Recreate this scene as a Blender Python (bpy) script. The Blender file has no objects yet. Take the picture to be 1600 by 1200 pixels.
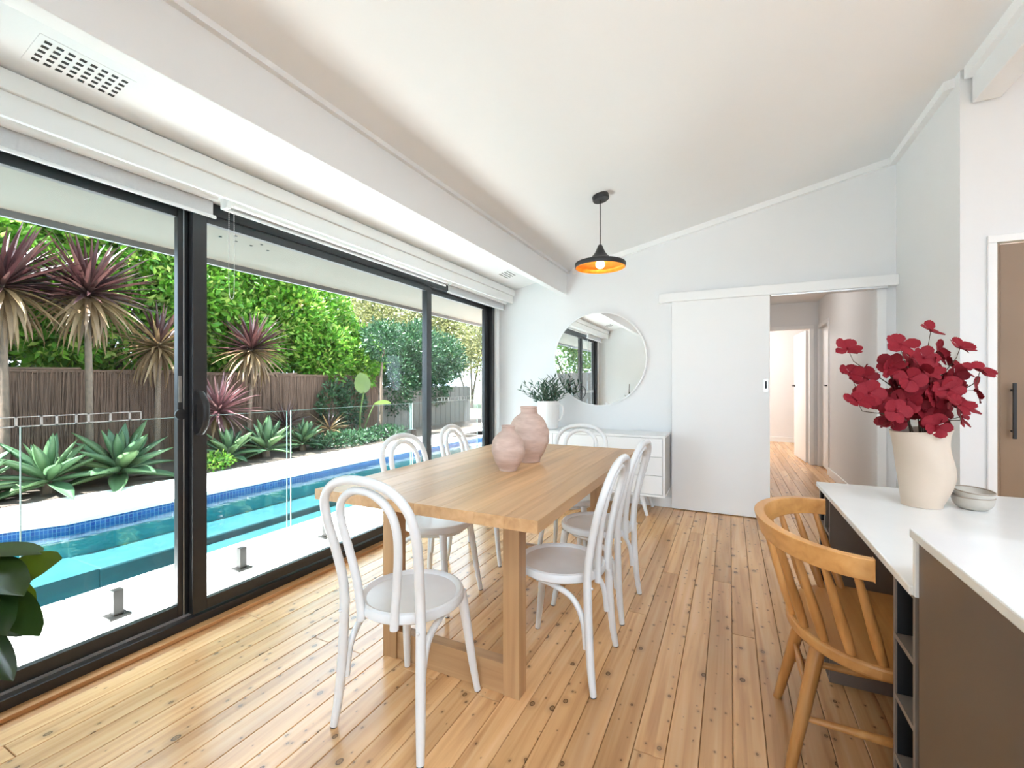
import bpy, math, random
import numpy as np
from mathutils import Vector, Matrix, Quaternion

# ------------------------------------------------------------------ camera, sky, sun, exposure
S = bpy.context.scene
C = S.collection
random.seed(7)
RNG = np.random.default_rng(11)

cam_d = bpy.data.cameras.new('camera')
cam_d.sensor_width = 36.0
cam_d.lens = 36.0 * 700 / 1600
cam_d.clip_start = 0.02
cam_d.clip_end = 300
cam = bpy.data.objects.new('camera', cam_d)
cam.location = (0, 0, 1.2)
cam.rotation_euler = (math.pi / 2, 0, math.atan2(340, 700))
C.objects.link(cam)
S.camera = cam

S.view_settings.view_transform = 'Standard'
S.view_settings.look = 'None'
S.view_settings.gamma = 1
S.view_settings.use_curve_mapping = False
S.view_settings.exposure = 2.4

W = bpy.data.worlds.new('sky')
S.world = W
W.use_nodes = True
bg = W.node_tree.nodes['Background']
bg.inputs['Color'].default_value = (0.65, 0.83, 1.0, 1)
bg.inputs['Strength'].default_value = 1.5

sun_d = bpy.data.lights.new('sun', 'SUN')
sun_d.energy = 12.0
sun_d.color = (0.93, 0.955, 1.0)
sun_d.angle = math.radians(0.6)
sun = bpy.data.objects.new('sun', sun_d)
sun.rotation_euler = Vector((-0.15, -0.41, 0.90)).to_track_quat('Z', 'Y').to_euler()
sun.location = (-3, -8, 12)
C.objects.link(sun)

S.cycles.max_bounces = 9
S.cycles.diffuse_bounces = 5
S.cycles.glossy_bounces = 4
S.cycles.transmission_bounces = 6
S.cycles.transparent_max_bounces = 24
S.cycles.caustics_reflective = False
S.cycles.caustics_refractive = False
S.cycles.sample_clamp_indirect = 6.0
S.cycles.use_denoising = True

# ------------------------------------------------------------------ materials
MAT = {}

def new_mat(name):
    m = bpy.data.materials.new(name)
    m.use_nodes = True
    nt = m.node_tree
    return m, nt, nt.nodes['Principled BSDF']

def node(nt, kind, **kw):
    n = nt.nodes.new(kind)
    for k, v in kw.items():
        setattr(n, k, v)
    return n

def mathn(nt, op, a, b=None):
    n = nt.nodes.new('ShaderNodeMath')
    n.operation = op
    for i, x in enumerate((a, b)):
        if x is None:
            continue
        if isinstance(x, (int, float)):
            n.inputs[i].default_value = x
        else:
            nt.links.new(x, n.inputs[i])
    return n.outputs[0]

def ramp(nt, fac, stops):
    r = nt.nodes.new('ShaderNodeValToRGB')
    el = r.color_ramp.elements
    while len(el) < len(stops):
        el.new(0.5)
    for e, (p, c) in zip(el, stops):
        e.position = p
        e.color = (c[0], c[1], c[2], 1)
    nt.links.new(fac, r.inputs[0])
    return r.outputs[0]

def mixc(nt, fac, a, b):
    n = nt.nodes.new('ShaderNodeMix')
    n.data_type = 'RGBA'
    for sock, x in ((n.inputs[0], fac), (n.inputs[6], a), (n.inputs[7], b)):
        if isinstance(x, (int, float)):
            sock.default_value = x
        elif isinstance(x, tuple):
            sock.default_value = (x[0], x[1], x[2], 1)
        else:
            nt.links.new(x, sock)
    return n.outputs[2]

def mat(name, c1, c2=None, rough=0.5, metal=0.0, spec=0.5, scale=8.0, stretch=(1, 1, 1), bump=0.0,
        detail=3.0, emit=None, estr=0.0, coat=0.0, subs=0.0):
    """noise-mottled principled material in object space"""
    m, nt, b = new_mat(name)
    if c2 is None:
        c2 = tuple(min(1.0, x * 0.93) for x in c1)
    tc = node(nt, 'ShaderNodeTexCoord')
    mp = node(nt, 'ShaderNodeMapping')
    mp.inputs['Scale'].default_value = stretch
    nt.links.new(tc.outputs['Object'], mp.inputs[0])
    nz = node(nt, 'ShaderNodeTexNoise')
    nz.inputs['Scale'].default_value = scale
    nz.inputs['Detail'].default_value = detail
    nt.links.new(mp.outputs[0], nz.inputs['Vector'])
    col = ramp(nt, nz.outputs['Fac'], [(0.3, c2), (0.7, c1)])
    nt.links.new(col, b.inputs['Base Color'])
    b.inputs['Roughness'].default_value = rough
    b.inputs['Metallic'].default_value = metal
    b.inputs['Specular IOR Level'].default_value = spec
    b.inputs['Coat Weight'].default_value = coat
    if subs:
        b.inputs['Subsurface Weight'].default_value = subs
        b.inputs['Subsurface Radius'].default_value = (0.02, 0.02, 0.02)
    if emit:
        b.inputs['Emission Color'].default_value = (*emit, 1)
        b.inputs['Emission Strength'].default_value = estr
    if bump:
        bp = node(nt, 'ShaderNodeBump')
        bp.inputs['Strength'].default_value = bump
        bp.inputs['Distance'].default_value = 0.01
        nt.links.new(nz.outputs['Fac'], bp.inputs['Height'])
        nt.links.new(bp.outputs[0], b.inputs['Normal'])
    MAT[name] = m
    return m

def wood(name, stops, rough=0.4, axis=1, grain=26.0, knots=0.0, tint=0.18, dark=(0.035, 0.014, 0.006), spec=0.5,
         along=1.2):
    """grain running along one object axis; every plank shifts it by its own random number"""
    m, nt, b = new_mat(name)
    tc = node(nt, 'ShaderNodeTexCoord')
    oi = node(nt, 'ShaderNodeObjectInfo')
    off = mathn(nt, 'MULTIPLY', oi.outputs['Random'], 91.7)
    cmb = node(nt, 'ShaderNodeCombineXYZ')
    for i in range(3):
        nt.links.new(off, cmb.inputs[i])
    add = node(nt, 'ShaderNodeVectorMath', operation='ADD')
    nt.links.new(tc.outputs['Object'], add.inputs[0])
    nt.links.new(cmb.outputs[0], add.inputs[1])
    sc = [grain] * 3
    sc[axis] = along
    mp = node(nt, 'ShaderNodeMapping')
    mp.inputs['Scale'].default_value = sc
    nt.links.new(add.outputs[0], mp.inputs[0])
    nz = node(nt, 'ShaderNodeTexNoise')
    nz.inputs['Scale'].default_value = 1.0
    nz.inputs['Detail'].default_value = 6.0
    nz.inputs['Distortion'].default_value = 0.6
    nt.links.new(mp.outputs[0], nz.inputs['Vector'])
    col = ramp(nt, nz.outputs['Fac'], stops)
    # broad figure
    sc2 = [7.0] * 3
    sc2[axis] = 0.7
    mp2 = node(nt, 'ShaderNodeMapping')
    mp2.inputs['Scale'].default_value = sc2
    nt.links.new(add.outputs[0], mp2.inputs[0])
    nz2 = node(nt, 'ShaderNodeTexNoise')
    nz2.inputs['Scale'].default_value = 1.0
    nz2.inputs['Detail'].default_value = 2.0
    nt.links.new(mp2.outputs[0], nz2.inputs['Vector'])
    f2 = ramp(nt, nz2.outputs['Fac'], [(0.35, (0.80, 0.77, 0.74)), (0.65, (1.06, 1.06, 1.06))])
    mul = node(nt, 'ShaderNodeMix', data_type='RGBA', blend_type='MULTIPLY')
    mul.inputs[0].default_value = 1.0
    nt.links.new(col, mul.inputs[6])
    nt.links.new(f2, mul.inputs[7])
    col = mul.outputs[2]
    # per plank tint
    tn = ramp(nt, oi.outputs['Random'], [(0.0, (1 - tint, 1 - tint * 1.15, 1 - tint * 1.3)), (0.5, (1, 1, 1)),
                                          (1.0, (1 + tint * .35, 1 + tint * .4, 1 + tint * .5))])
    mul2 = node(nt, 'ShaderNodeMix', data_type='RGBA', blend_type='MULTIPLY')
    mul2.inputs[0].default_value = 1.0
    nt.links.new(col, mul2.inputs[6])
    nt.links.new(tn, mul2.inputs[7])
    col = mul2.outputs[2]
    if knots:
        for (sx, sy, r0, pick) in ((9.0, 6.5, 0.085, 0.46), (22.0, 15.0, 0.08, 0.28)):
            s3 = [sx] * 3
            s3[axis] = sy
            mp3 = node(nt, 'ShaderNodeMapping')
            mp3.inputs['Scale'].default_value = s3
            nt.links.new(add.outputs[0], mp3.inputs[0])
            vo = node(nt, 'ShaderNodeTexVoronoi')
            vo.voronoi_dimensions = '2D'
            vo.inputs['Scale'].default_value = 1.0
            nt.links.new(mp3.outputs[0], vo.inputs['Vector'])
            sp = node(nt, 'ShaderNodeSeparateColor')
            nt.links.new(vo.outputs['Color'], sp.inputs[0])
            has = mathn(nt, 'LESS_THAN', sp.outputs[0], pick)
            size = mathn(nt, 'MULTIPLY', mathn(nt, 'ADD', sp.outputs[1], 0.35), r0)
            q = mathn(nt, 'DIVIDE', vo.outputs['Distance'], size)
            k = ramp(nt, q, [(0.0, (0.75, 0.75, 0.75)), (0.45, (0.55, 0.55, 0.55)), (0.75, (1, 1, 1)), (1.0, (0, 0, 0))])
            halo = ramp(nt, mathn(nt, 'MULTIPLY', q, 0.33), [(0.3, (0.22, 0.22, 0.22)), (0.9, (0, 0, 0))])
            kk = mathn(nt, 'MULTIPLY', mathn(nt, 'MAXIMUM', k, halo), has)
            kk = mathn(nt, 'MULTIPLY', kk, knots)
            col = mixc(nt, kk, col, dark)
    nt.links.new(col, b.inputs['Base Color'])
    b.inputs['Roughness'].default_value = rough
    b.inputs['Specular IOR Level'].default_value = spec
    bp = node(nt, 'ShaderNodeBump')
    bp.inputs['Strength'].default_value = 0.08
    bp.inputs['Distance'].default_value = 0.004
    nt.links.new(nz.outputs['Fac'], bp.inputs['Height'])
    nt.links.new(bp.outputs[0], b.inputs['Normal'])
    MAT[name] = m
    return m

def fresnel(nt, ior):
    """the same reflectance on the way into and out of a pane"""
    fr = node(nt, 'ShaderNodeFresnel')
    ge = node(nt, 'ShaderNodeNewGeometry')
    v = mathn(nt, 'ADD', mathn(nt, 'MULTIPLY', ge.outputs['Backfacing'], 1.0 / ior - ior), ior)
    nt.links.new(v, fr.inputs['IOR'])
    return fr

def glass(name, tint, ior=1.45, rough=0.0):
    m = bpy.data.materials.new(name)
    m.use_nodes = True
    nt = m.node_tree
    nt.nodes.clear()
    out = node(nt, 'ShaderNodeOutputMaterial')
    tr = node(nt, 'ShaderNodeBsdfTransparent')
    tr.inputs[0].default_value = (*tint, 1)
    gl = node(nt, 'ShaderNodeBsdfGlossy')
    gl.inputs['Roughness'].default_value = rough
    fr = fresnel(nt, ior)
    mx = node(nt, 'ShaderNodeMixShader')
    nt.links.new(fr.outputs[0], mx.inputs[0])
    nt.links.new(tr.outputs[0], mx.inputs[1])
    nt.links.new(gl.outputs[0], mx.inputs[2])
    nt.links.new(mx.outputs[0], out.inputs[0])
    MAT[name] = m
    return m

def leafmat(name, stops, rough=0.45, trans=0.35, spec=0.4):
    """colour picked per leaf from the 'rnd' attribute (or per object), part of the light passes through"""
    m = bpy.data.materials.new(name)
    m.use_nodes = True
    nt = m.node_tree
    b = nt.nodes['Principled BSDF']
    at = node(nt, 'ShaderNodeAttribute')
    at.attribute_name = 'rnd'
    oi = node(nt, 'ShaderNodeObjectInfo')
    f = mathn(nt, 'FRACT', mathn(nt, 'ADD', at.outputs['Fac'], oi.outputs['Random']))
    col = ramp(nt, f, stops)
    nt.links.new(col, b.inputs['Base Color'])
    b.inputs['Roughness'].default_value = rough
    b.inputs['Specular IOR Level'].default_value = spec
    tl = node(nt, 'ShaderNodeBsdfTranslucent')
    nt.links.new(col, tl.inputs[0])
    mx = node(nt, 'ShaderNodeMixShader')
    mx.inputs[0].default_value = trans
    nt.links.new(b.outputs[0], mx.inputs[1])
    nt.links.new(tl.outputs[0], mx.inputs[2])
    nt.links.new(mx.outputs[0], nt.nodes['Material Output'].inputs[0])
    MAT[name] = m
    return m

mat('wall_paint', (0.82, 0.82, 0.82), (0.81, 0.81, 0.81), rough=0.7, scale=3, spec=0.3)
mat('ceiling_paint', (0.84, 0.84, 0.84), (0.83, 0.83, 0.83), rough=0.8, scale=2, spec=0.2)
mat('trim_paint', (0.88, 0.875, 0.865), (0.87, 0.865, 0.855), rough=0.4, scale=3)
mat('white_lacquer', (0.82, 0.825, 0.83), (0.79, 0.795, 0.80), rough=0.32, scale=18)
mat('white_gloss', (0.88, 0.88, 0.88), (0.87, 0.87, 0.87), rough=0.3, scale=5)
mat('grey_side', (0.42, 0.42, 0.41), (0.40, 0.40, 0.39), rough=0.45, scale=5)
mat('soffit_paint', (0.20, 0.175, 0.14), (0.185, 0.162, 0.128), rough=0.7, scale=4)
mat('frame_black', (0.018, 0.018, 0.020), (0.014, 0.014, 0.016), rough=0.32, scale=30, spec=0.6)
mat('black_metal', (0.02, 0.02, 0.022), (0.015, 0.015, 0.017), rough=0.4, scale=40)
mat('dark_slot', (0.03, 0.03, 0.03), (0.02, 0.02, 0.02), rough=0.8)
mat('steel', (0.62, 0.62, 0.60), (0.55, 0.55, 0.53), rough=0.28, metal=1.0, scale=30)
mat('steel_dark', (0.34, 0.33, 0.31), (0.28, 0.27, 0.255), rough=0.38, metal=0.7, scale=30)
mat('spigot_steel', (0.028, 0.026, 0.023), (0.02, 0.019, 0.017), rough=0.4, metal=0.3, scale=30)
mat('aluminium', (0.70, 0.71, 0.72), (0.64, 0.65, 0.66), rough=0.35, metal=0.8, scale=30)
mat('blind_fabric', (0.66, 0.66, 0.67), (0.63, 0.63, 0.64), rough=0.8, scale=90)
mat('chain_white', (0.82, 0.82, 0.80), rough=0.4)
mat('stone_top', (0.88, 0.88, 0.87), (0.86, 0.86, 0.85), rough=0.16, scale=14)
mat('cabinet_taupe', (0.125, 0.088, 0.066), (0.115, 0.080, 0.060), rough=0.34, scale=6)
mat('door_brown', (0.28, 0.185, 0.115), (0.265, 0.175, 0.108), rough=0.42, scale=4)
mat('rack_edge', (0.22, 0.18, 0.155), (0.20, 0.165, 0.14), rough=0.4, scale=8)
mat('rack_black', (0.014, 0.014, 0.016), (0.010, 0.010, 0.012), rough=0.45, scale=8)
mat('clay_pink', (0.68, 0.51, 0.435), (0.55, 0.39, 0.325), rough=0.85, scale=16, stretch=(1, 1, 3), bump=0.35, detail=6)
mat('cream_ceramic', (0.66, 0.54, 0.43), (0.63, 0.51, 0.405), rough=0.55, scale=7)
mat('stoneware', (0.56, 0.52, 0.46), (0.48, 0.44, 0.385), rough=0.3, scale=22, detail=6)
mat('stoneware_rim', (0.33, 0.26, 0.20), (0.27, 0.21, 0.16), rough=0.35, scale=30)
mat('gold_leaf', (0.80, 0.36, 0.06), (0.60, 0.23, 0.03), rough=0.45, metal=0.45, scale=30, bump=0.15)
mat('bulb_glow', (1.0, 0.80, 0.5), rough=0.3, emit=(1.0, 0.62, 0.25), estr=4.0)
mat('mirror_glass', (0.93, 0.94, 0.94), (0.93, 0.94, 0.94), rough=0.0, metal=1.0)
mat('pavement', (0.80, 0.77, 0.725), (0.72, 0.69, 0.645), rough=0.75, scale=5, detail=7)
mat('terrace_stone', (0.30, 0.29, 0.27), (0.26, 0.25, 0.235), rough=0.8, scale=5)
mat('grout', (0.40, 0.38, 0.35), (0.36, 0.34, 0.31), rough=0.9)
mat('soil', (0.065, 0.043, 0.028), (0.030, 0.020, 0.013), rough=0.95, scale=22, bump=0.8, detail=8)
mat('pool_shell', (0.004, 0.25, 0.275), (0.003, 0.215, 0.25), rough=0.6, scale=2.2, detail=6)
mat('pool_step', (0.040, 0.078, 0.082), (0.022, 0.062, 0.068), rough=0.6, scale=5)
mat('brush', (0.1143, 0.0673, 0.0415), (0.0528, 0.0297, 0.0185), rough=0.9, scale=30, stretch=(6, 6, 0.4), detail=6)
mat('paling', (0.099, 0.090, 0.077), (0.063, 0.056, 0.047), rough=0.85, scale=9, stretch=(3, 3, 0.4))
mat('taupe_render', (0.090, 0.083, 0.074), (0.077, 0.070, 0.063), rough=0.85, scale=4)
mat('block_pale', (0.260, 0.245, 0.220), (0.220, 0.205, 0.185), rough=0.85, scale=6)
mat('roof_metal', (0.225, 0.230, 0.235), (0.200, 0.205, 0.210), rough=0.5)
mat('house_white', (0.468, 0.456, 0.432), (0.432, 0.420, 0.396), rough=0.8, scale=3)
mat('bark', (0.1035, 0.0720, 0.0469), (0.0517, 0.0360, 0.0235), rough=0.9, scale=34, stretch=(1, 1, 0.5), bump=0.6, detail=7)
mat('stem_brown', (0.10, 0.065, 0.04), (0.06, 0.04, 0.025), rough=0.7, scale=30)
mat('pot_grey', (0.30, 0.29, 0.28), (0.25, 0.24, 0.23), rough=0.7, scale=12)
mat('petal_red', (0.30, 0.013, 0.024), (0.16, 0.005, 0.012), rough=0.65, scale=40, detail=4, spec=0.25)
mat('decal_white', (0.80, 0.80, 0.80), rough=0.6)
mat('lawn', (0.112, 0.140, 0.049), (0.070, 0.091, 0.035), rough=0.95, scale=8)
wood('floor_wood', [(0.25, (0.56, 0.285, 0.120)), (0.5, (0.76, 0.44, 0.205)), (0.75, (0.84, 0.545, 0.30))], rough=0.24,
     knots=0.95, tint=0.12, grain=30)
wood('floor_edge', [(0.3, (0.50, 0.24, 0.09)), (0.7, (0.62, 0.33, 0.14))], rough=0.4)
wood('oak', [(0.25, (0.56, 0.315, 0.145)), (0.5, (0.67, 0.405, 0.20)), (0.75, (0.73, 0.465, 0.25))], rough=0.34, tint=0.1,
     grain=34, along=1.6)
wood('oak_upright', [(0.25, (0.44, 0.245, 0.115)), (0.5, (0.53, 0.315, 0.155)), (0.75, (0.60, 0.375, 0.195))], rough=0.42,
     axis=2, grain=34, tint=0.1)
wood('oak_cross', [(0.25, (0.44, 0.245, 0.115)), (0.5, (0.53, 0.315, 0.155)), (0.75, (0.60, 0.375, 0.195))], rough=0.42,
     axis=0, grain=34, tint=0.1)
wood('honey_wood', [(0.25, (0.56, 0.25, 0.068)), (0.5, (0.68, 0.335, 0.105)), (0.75, (0.74, 0.40, 0.145))], rough=0.36,
     axis=1, grain=30, tint=0.05)
wood('honey_upright', [(0.25, (0.54, 0.235, 0.064)), (0.5, (0.66, 0.32, 0.10)), (0.75, (0.72, 0.38, 0.14))], rough=0.36,
     axis=2, grain=30, tint=0.05)
glass('window_glass', (0.978, 0.984, 0.98), ior=1.2)
glass('fence_glass', (0.95, 0.98, 0.968), ior=1.17)
mat('glass_edge', (0.16, 0.23, 0.205), (0.14, 0.21, 0.185), rough=0.2)
leafmat('leaf_bright', [(0.0, (0.0377, 0.1276, 0.0087)), (0.4, (0.0725, 0.2030, 0.0145)), (0.75, (0.1276, 0.2682, 0.0232)), (1.0, (0.2755, 0.3335, 0.0725))], spec=0.3)
leafmat('leaf_dark', [(0.0, (0.0108, 0.0340, 0.0130)), (0.6, (0.0180, 0.0578, 0.0216)), (1.0, (0.0360, 0.0850, 0.0288))])
leafmat('leaf_olive', [(0.0, (0.072, 0.086, 0.027)), (0.5, (0.140, 0.144, 0.050)), (1.0, (0.234, 0.216, 0.090))])
leafmat('leaf_agave', [(0.0, (0.0360, 0.0828, 0.0356)), (0.5, (0.0522, 0.1062, 0.0454)), (1.0, (0.0810, 0.1350, 0.0518))], rough=0.5, trans=0.15)
leafmat('leaf_burgundy', [(0.0, (0.0190, 0.0069, 0.0075)), (0.6, (0.0348, 0.0124, 0.0122)), (1.0, (0.0665, 0.0307, 0.0258))], rough=0.35, trans=0.2)
leafmat('leaf_pinkish', [(0.0, (0.0770, 0.0301, 0.0336)), (0.6, (0.1120, 0.0490, 0.0490)), (1.0, (0.1470, 0.0875, 0.0735))], rough=0.4, trans=0.25)
leafmat('leaf_dry', [(0.0, (0.0945, 0.0558, 0.0264)), (0.5, (0.1325, 0.0812, 0.0361)), (1.0, (0.1744, 0.1141, 0.0505))], rough=0.5, trans=0.25)
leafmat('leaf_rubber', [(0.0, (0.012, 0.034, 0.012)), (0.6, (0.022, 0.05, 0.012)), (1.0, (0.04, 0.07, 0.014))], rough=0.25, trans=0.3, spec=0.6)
leafmat('leaf_backlit', [(0.0, (0.07, 0.12, 0.008)), (1.0, (0.10, 0.15, 0.012))], rough=0.3, trans=0.6)  # lighter copy of the rubber leaf, backlit look put into the colour
leafmat('leaf_grey_green', [(0.0, (0.035, 0.085, 0.05)), (0.6, (0.07, 0.14, 0.085)), (1.0, (0.15, 0.24, 0.16))], rough=0.5, trans=0.15)
leafmat('leaf_banana', [(0.0, (0.060, 0.110, 0.022)), (1.0, (0.085, 0.130, 0.035))], rough=0.4, trans=0.4)

# waterline mosaic
m, nt, b = new_mat('mosaic_blue')
tc = node(nt, 'ShaderNodeTexCoord')
mp = node(nt, 'ShaderNodeMapping')
mp.inputs['Rotation'].default_value = (0, math.pi / 2, 0)
sep = node(nt, 'ShaderNodeSeparateXYZ')
nt.links.new(tc.outputs['Object'], sep.inputs[0])
cb = node(nt, 'ShaderNodeCombineXYZ')
nt.links.new(mathn(nt, 'ADD', sep.outputs[0], sep.outputs[1]), cb.inputs[0])
nt.links.new(sep.outputs[2], cb.inputs[1])
br = node(nt, 'ShaderNodeTexBrick')
br.offset = 0.0
br.inputs['Scale'].default_value = 1.0
br.inputs['Brick Width'].default_value = 0.04
br.inputs['Row Height'].default_value = 0.04
br.inputs['Mortar Size'].default_value = 0.0035
br.inputs['Color1'].default_value = (0.006, 0.040, 0.19, 1)
br.inputs['Color2'].default_value = (0.012, 0.085, 0.27, 1)
br.inputs['Mortar'].default_value = (0.10, 0.20, 0.33, 1)
nt.links.new(cb.outputs[0], br.inputs['Vector'])
nt.links.new(br.outputs['Color'], b.inputs['Base Color'])
b.inputs['Roughness'].default_value = 0.25
MAT['mosaic_blue'] = m

# pool water: rippled surface, light passes through with a blue-green tint
m = bpy.data.materials.new('water')
m.use_nodes = True
nt = m.node_tree
nt.nodes.clear()
out = node(nt, 'ShaderNodeOutputMaterial')
tr = node(nt, 'ShaderNodeBsdfTransparent')
tr.inputs[0].default_value = (0.82, 0.96, 0.975, 1)
gl = node(nt, 'ShaderNodeBsdfGlossy')
gl.inputs['Roughness'].default_value = 0.04
fr = fresnel(nt, 1.2)
nz = node(nt, 'ShaderNodeTexNoise')
nz.inputs['Scale'].default_value = 3.2
nz.inputs['Detail'].default_value = 3
tc = node(nt, 'ShaderNodeTexCoord')
nt.links.new(tc.outputs['Object'], nz.inputs['Vector'])
bp = node(nt, 'ShaderNodeBump')
bp.inputs['Strength'].default_value = 0.15
bp.inputs['Distance'].default_value = 0.06
nt.links.new(nz.outputs['Fac'], bp.inputs['Height'])
nt.links.new(bp.outputs[0], gl.inputs['Normal'])
nt.links.new(bp.outputs[0], fr.inputs['Normal'])
mx = node(nt, 'ShaderNodeMixShader')
nt.links.new(fr.outputs[0], mx.inputs[0])
nt.links.new(tr.outputs[0], mx.inputs[1])
nt.links.new(gl.outputs[0], mx.inputs[2])
nt.links.new(mx.outputs[0], out.inputs[0])
MAT['water'] = m

# ------------------------------------------------------------------ mesh helpers
def catmull(pts, n=6):
    P = [Vector(p) for p in pts]
    P = [P[0] * 2 - P[1]] + P + [P[-1] * 2 - P[-2]]
    out = []
    for i in range(1, len(P) - 2):
        a, b_, c, d = P[i - 1], P[i], P[i + 1], P[i + 2]
        for k in range(n):
            t = k / n
            out.append(0.5 * (2 * b_ + (c - a) * t + (2 * a - 5 * b_ + 4 * c - d) * t * t + (3 * b_ - a - 3 * c + d) * t ** 3))
    out.append(P[-2].copy())
    return out

class MB:
    def __init__(self):
        self.v = []
        self.f = []

    def box(self, x0, y0, z0, x1, y1, z1):
        n = len(self.v)
        self.v += [(x0, y0, z0), (x1, y0, z0), (x1, y1, z0), (x0, y1, z0), (x0, y0, z1), (x1, y0, z1), (x1, y1, z1), (x0, y1, z1)]
        self.f += [tuple(n + i for i in q) for q in ((0, 3, 2, 1), (4, 5, 6, 7), (0, 1, 5, 4), (1, 2, 6, 5), (2, 3, 7, 6), (3, 0, 4, 7))]
        return self

    def hexa(self, pts):
        n = len(self.v)
        self.v += [tuple(p) for p in pts]
        self.f += [tuple(n + i for i in q) for q in ((0, 3, 2, 1), (4, 5, 6, 7), (0, 1, 5, 4), (1, 2, 6, 5), (2, 3, 7, 6), (3, 0, 4, 7))]
        return self

    def tube(self, pts, rad, n=10, cap=True, flat=1.0, up=None):
        P = [Vector(p) for p in pts]
        R = rad if isinstance(rad, (list, tuple)) else [rad] * len(P)
        if len(R) != len(P):
            R = [R[0] + (R[-1] - R[0]) * i / (len(P) - 1) for i in range(len(P))] if len(R) == 2 else \
                list(np.interp(np.linspace(0, 1, len(P)), np.linspace(0, 1, len(R)), R))
        t0 = (P[1] - P[0]).normalized()
        nrm = t0.orthogonal().normalized() if up is None else (Vector(up) - t0 * t0.dot(Vector(up))).normalized()
        base = len(self.v)
        for i, p in enumerate(P):
            t = (P[min(i + 1, len(P) - 1)] - P[max(i - 1, 0)]).normalized()
            nrm = (nrm - t * t.dot(nrm)).normalized()
            bn = t.cross(nrm)
            for k in range(n):
                a = 2 * math.pi * k / n
                q = p + (nrm * math.cos(a) * flat + bn * math.sin(a)) * R[i]
                self.v.append(tuple(q))
        for i in range(len(P) - 1):
            for k in range(n):
                a = base + i * n + k
                b_ = base + i * n + (k + 1) % n
                self.f.append((a, b_, b_ + n, a + n))
        if cap:
            self.f.append(tuple(base + k for k in reversed(range(n))))
            e = base + (len(P) - 1) * n
            self.f.append(tuple(e + k for k in range(n)))
        return self

    def lathe(self, prof, n=32, c=(0, 0, 0), warp=None, cap=True):
        base = len(self.v)
        for i, (r, z) in enumerate(prof):
            for k in range(n):
                a = 2 * math.pi * k / n
                p = (c[0] + r * math.cos(a), c[1] + r * math.sin(a), c[2] + z)
                self.v.append(warp(p, a, z) if warp else p)
        for i in range(len(prof) - 1):
            for k in range(n):
                a = base + i * n + k
                b_ = base + i * n + (k + 1) % n
                self.f.append((a, b_, b_ + n, a + n))
        if cap and prof[0][0] > 1e-6:
            self.f.append(tuple(base + k for k in reversed(range(n))))
        if cap and prof[-1][0] > 1e-6:
            e = base + (len(prof) - 1) * n
            self.f.append(tuple(e + k for k in range(n)))
        return self

    def prism(self, poly, z0, z1):
        n = len(self.v)
        m_ = len(poly)
        self.v += [(x, y, z0) for x, y in poly] + [(x, y, z1) for x, y in poly]
        self.f.append(tuple(n + i for i in reversed(range(m_))))
        self.f.append(tuple(n + m_ + i for i in range(m_)))
        for i in range(m_):
            j = (i + 1) % m_
            self.f.append((n + i, n + j, n + m_ + j, n + m_ + i))
        return self

    def mesh(self, name, material=None, smooth=False):
        me = bpy.data.meshes.new(name)
        me.from_pydata(self.v, [], self.f)
        if smooth:
            me.polygons.foreach_set('use_smooth', [True] * len(me.polygons))
        if material:
            me.materials.append(MAT[material])
        me.update()
        return me

    def build(self, name, material, parent=None, smooth=False, bevel=0.0, loc=None):
        o = bpy.data.objects.new(name, self.mesh(name, material, smooth))
        C.objects.link(o)
        if parent is not None:
            o.parent = parent
        if loc:
            o.location = loc
        if bevel:
            bv = o.modifiers.new('edge', 'BEVEL')
            bv.width = bevel
            bv.segments = 2
            bv.limit_method = 'ANGLE'
        if smooth and not bevel:
            try:
                o.data.set_sharp_from_angle(angle=math.radians(40))
            except Exception:
                pass
        return o

def tag(o, label=None, cat=None, group=None, kind=None):
    if label:
        o['label'] = label
    if cat:
        o['category'] = cat
    if group:
        o['group'] = group
    if kind:
        o['kind'] = kind
    return o

def empty(name, loc=(0, 0, 0), rz=0.0):
    o = bpy.data.objects.new(name, None)
    o.empty_display_size = 0.1
    C.objects.link(o)
    o.location = loc
    o.rotation_euler = (0, 0, rz)
    return o

def inst(name, me, parent, M=None):
    o = bpy.data.objects.new(name, me)
    C.objects.link(o)
    o.parent = parent
    if M is not None:
        o.matrix_local = M
    return o

def copy_tree(o, parent=None):
    c = o.copy()
    C.objects.link(c)
    c.parent = parent
    for ch in list(o.children):
        copy_tree(ch, c)
    return c

def box(name, material, b, parent=None, bevel=0.0):
    return MB().box(*b).build(name, material, parent, bevel=bevel)

def frame_dir(d, up=Vector((0, 0, 1)), roll=0.0):
    """rotation with local +X along d and local +Z as near to up as it gets"""
    x = Vector(d).normalized()
    y = up.cross(x)
    if y.length < 1e-4:
        y = Vector((0, 1, 0)).cross(x)
    y.normalize()
    z = x.cross(y)
    M = Matrix((x, y, z)).transposed().to_4x4()
    return M @ Matrix.Rotation(roll, 4, 'X')

# ------------------------------------------------------------------ the room
def ceil_z(x):
    return 2.405 + 0.222 * (x + 1.573)

WX = -2.40      # inner face of the window wall
FY = 4.594      # far wall
OZ = -0.13      # level of the paving outside
T = 0.12

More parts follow.
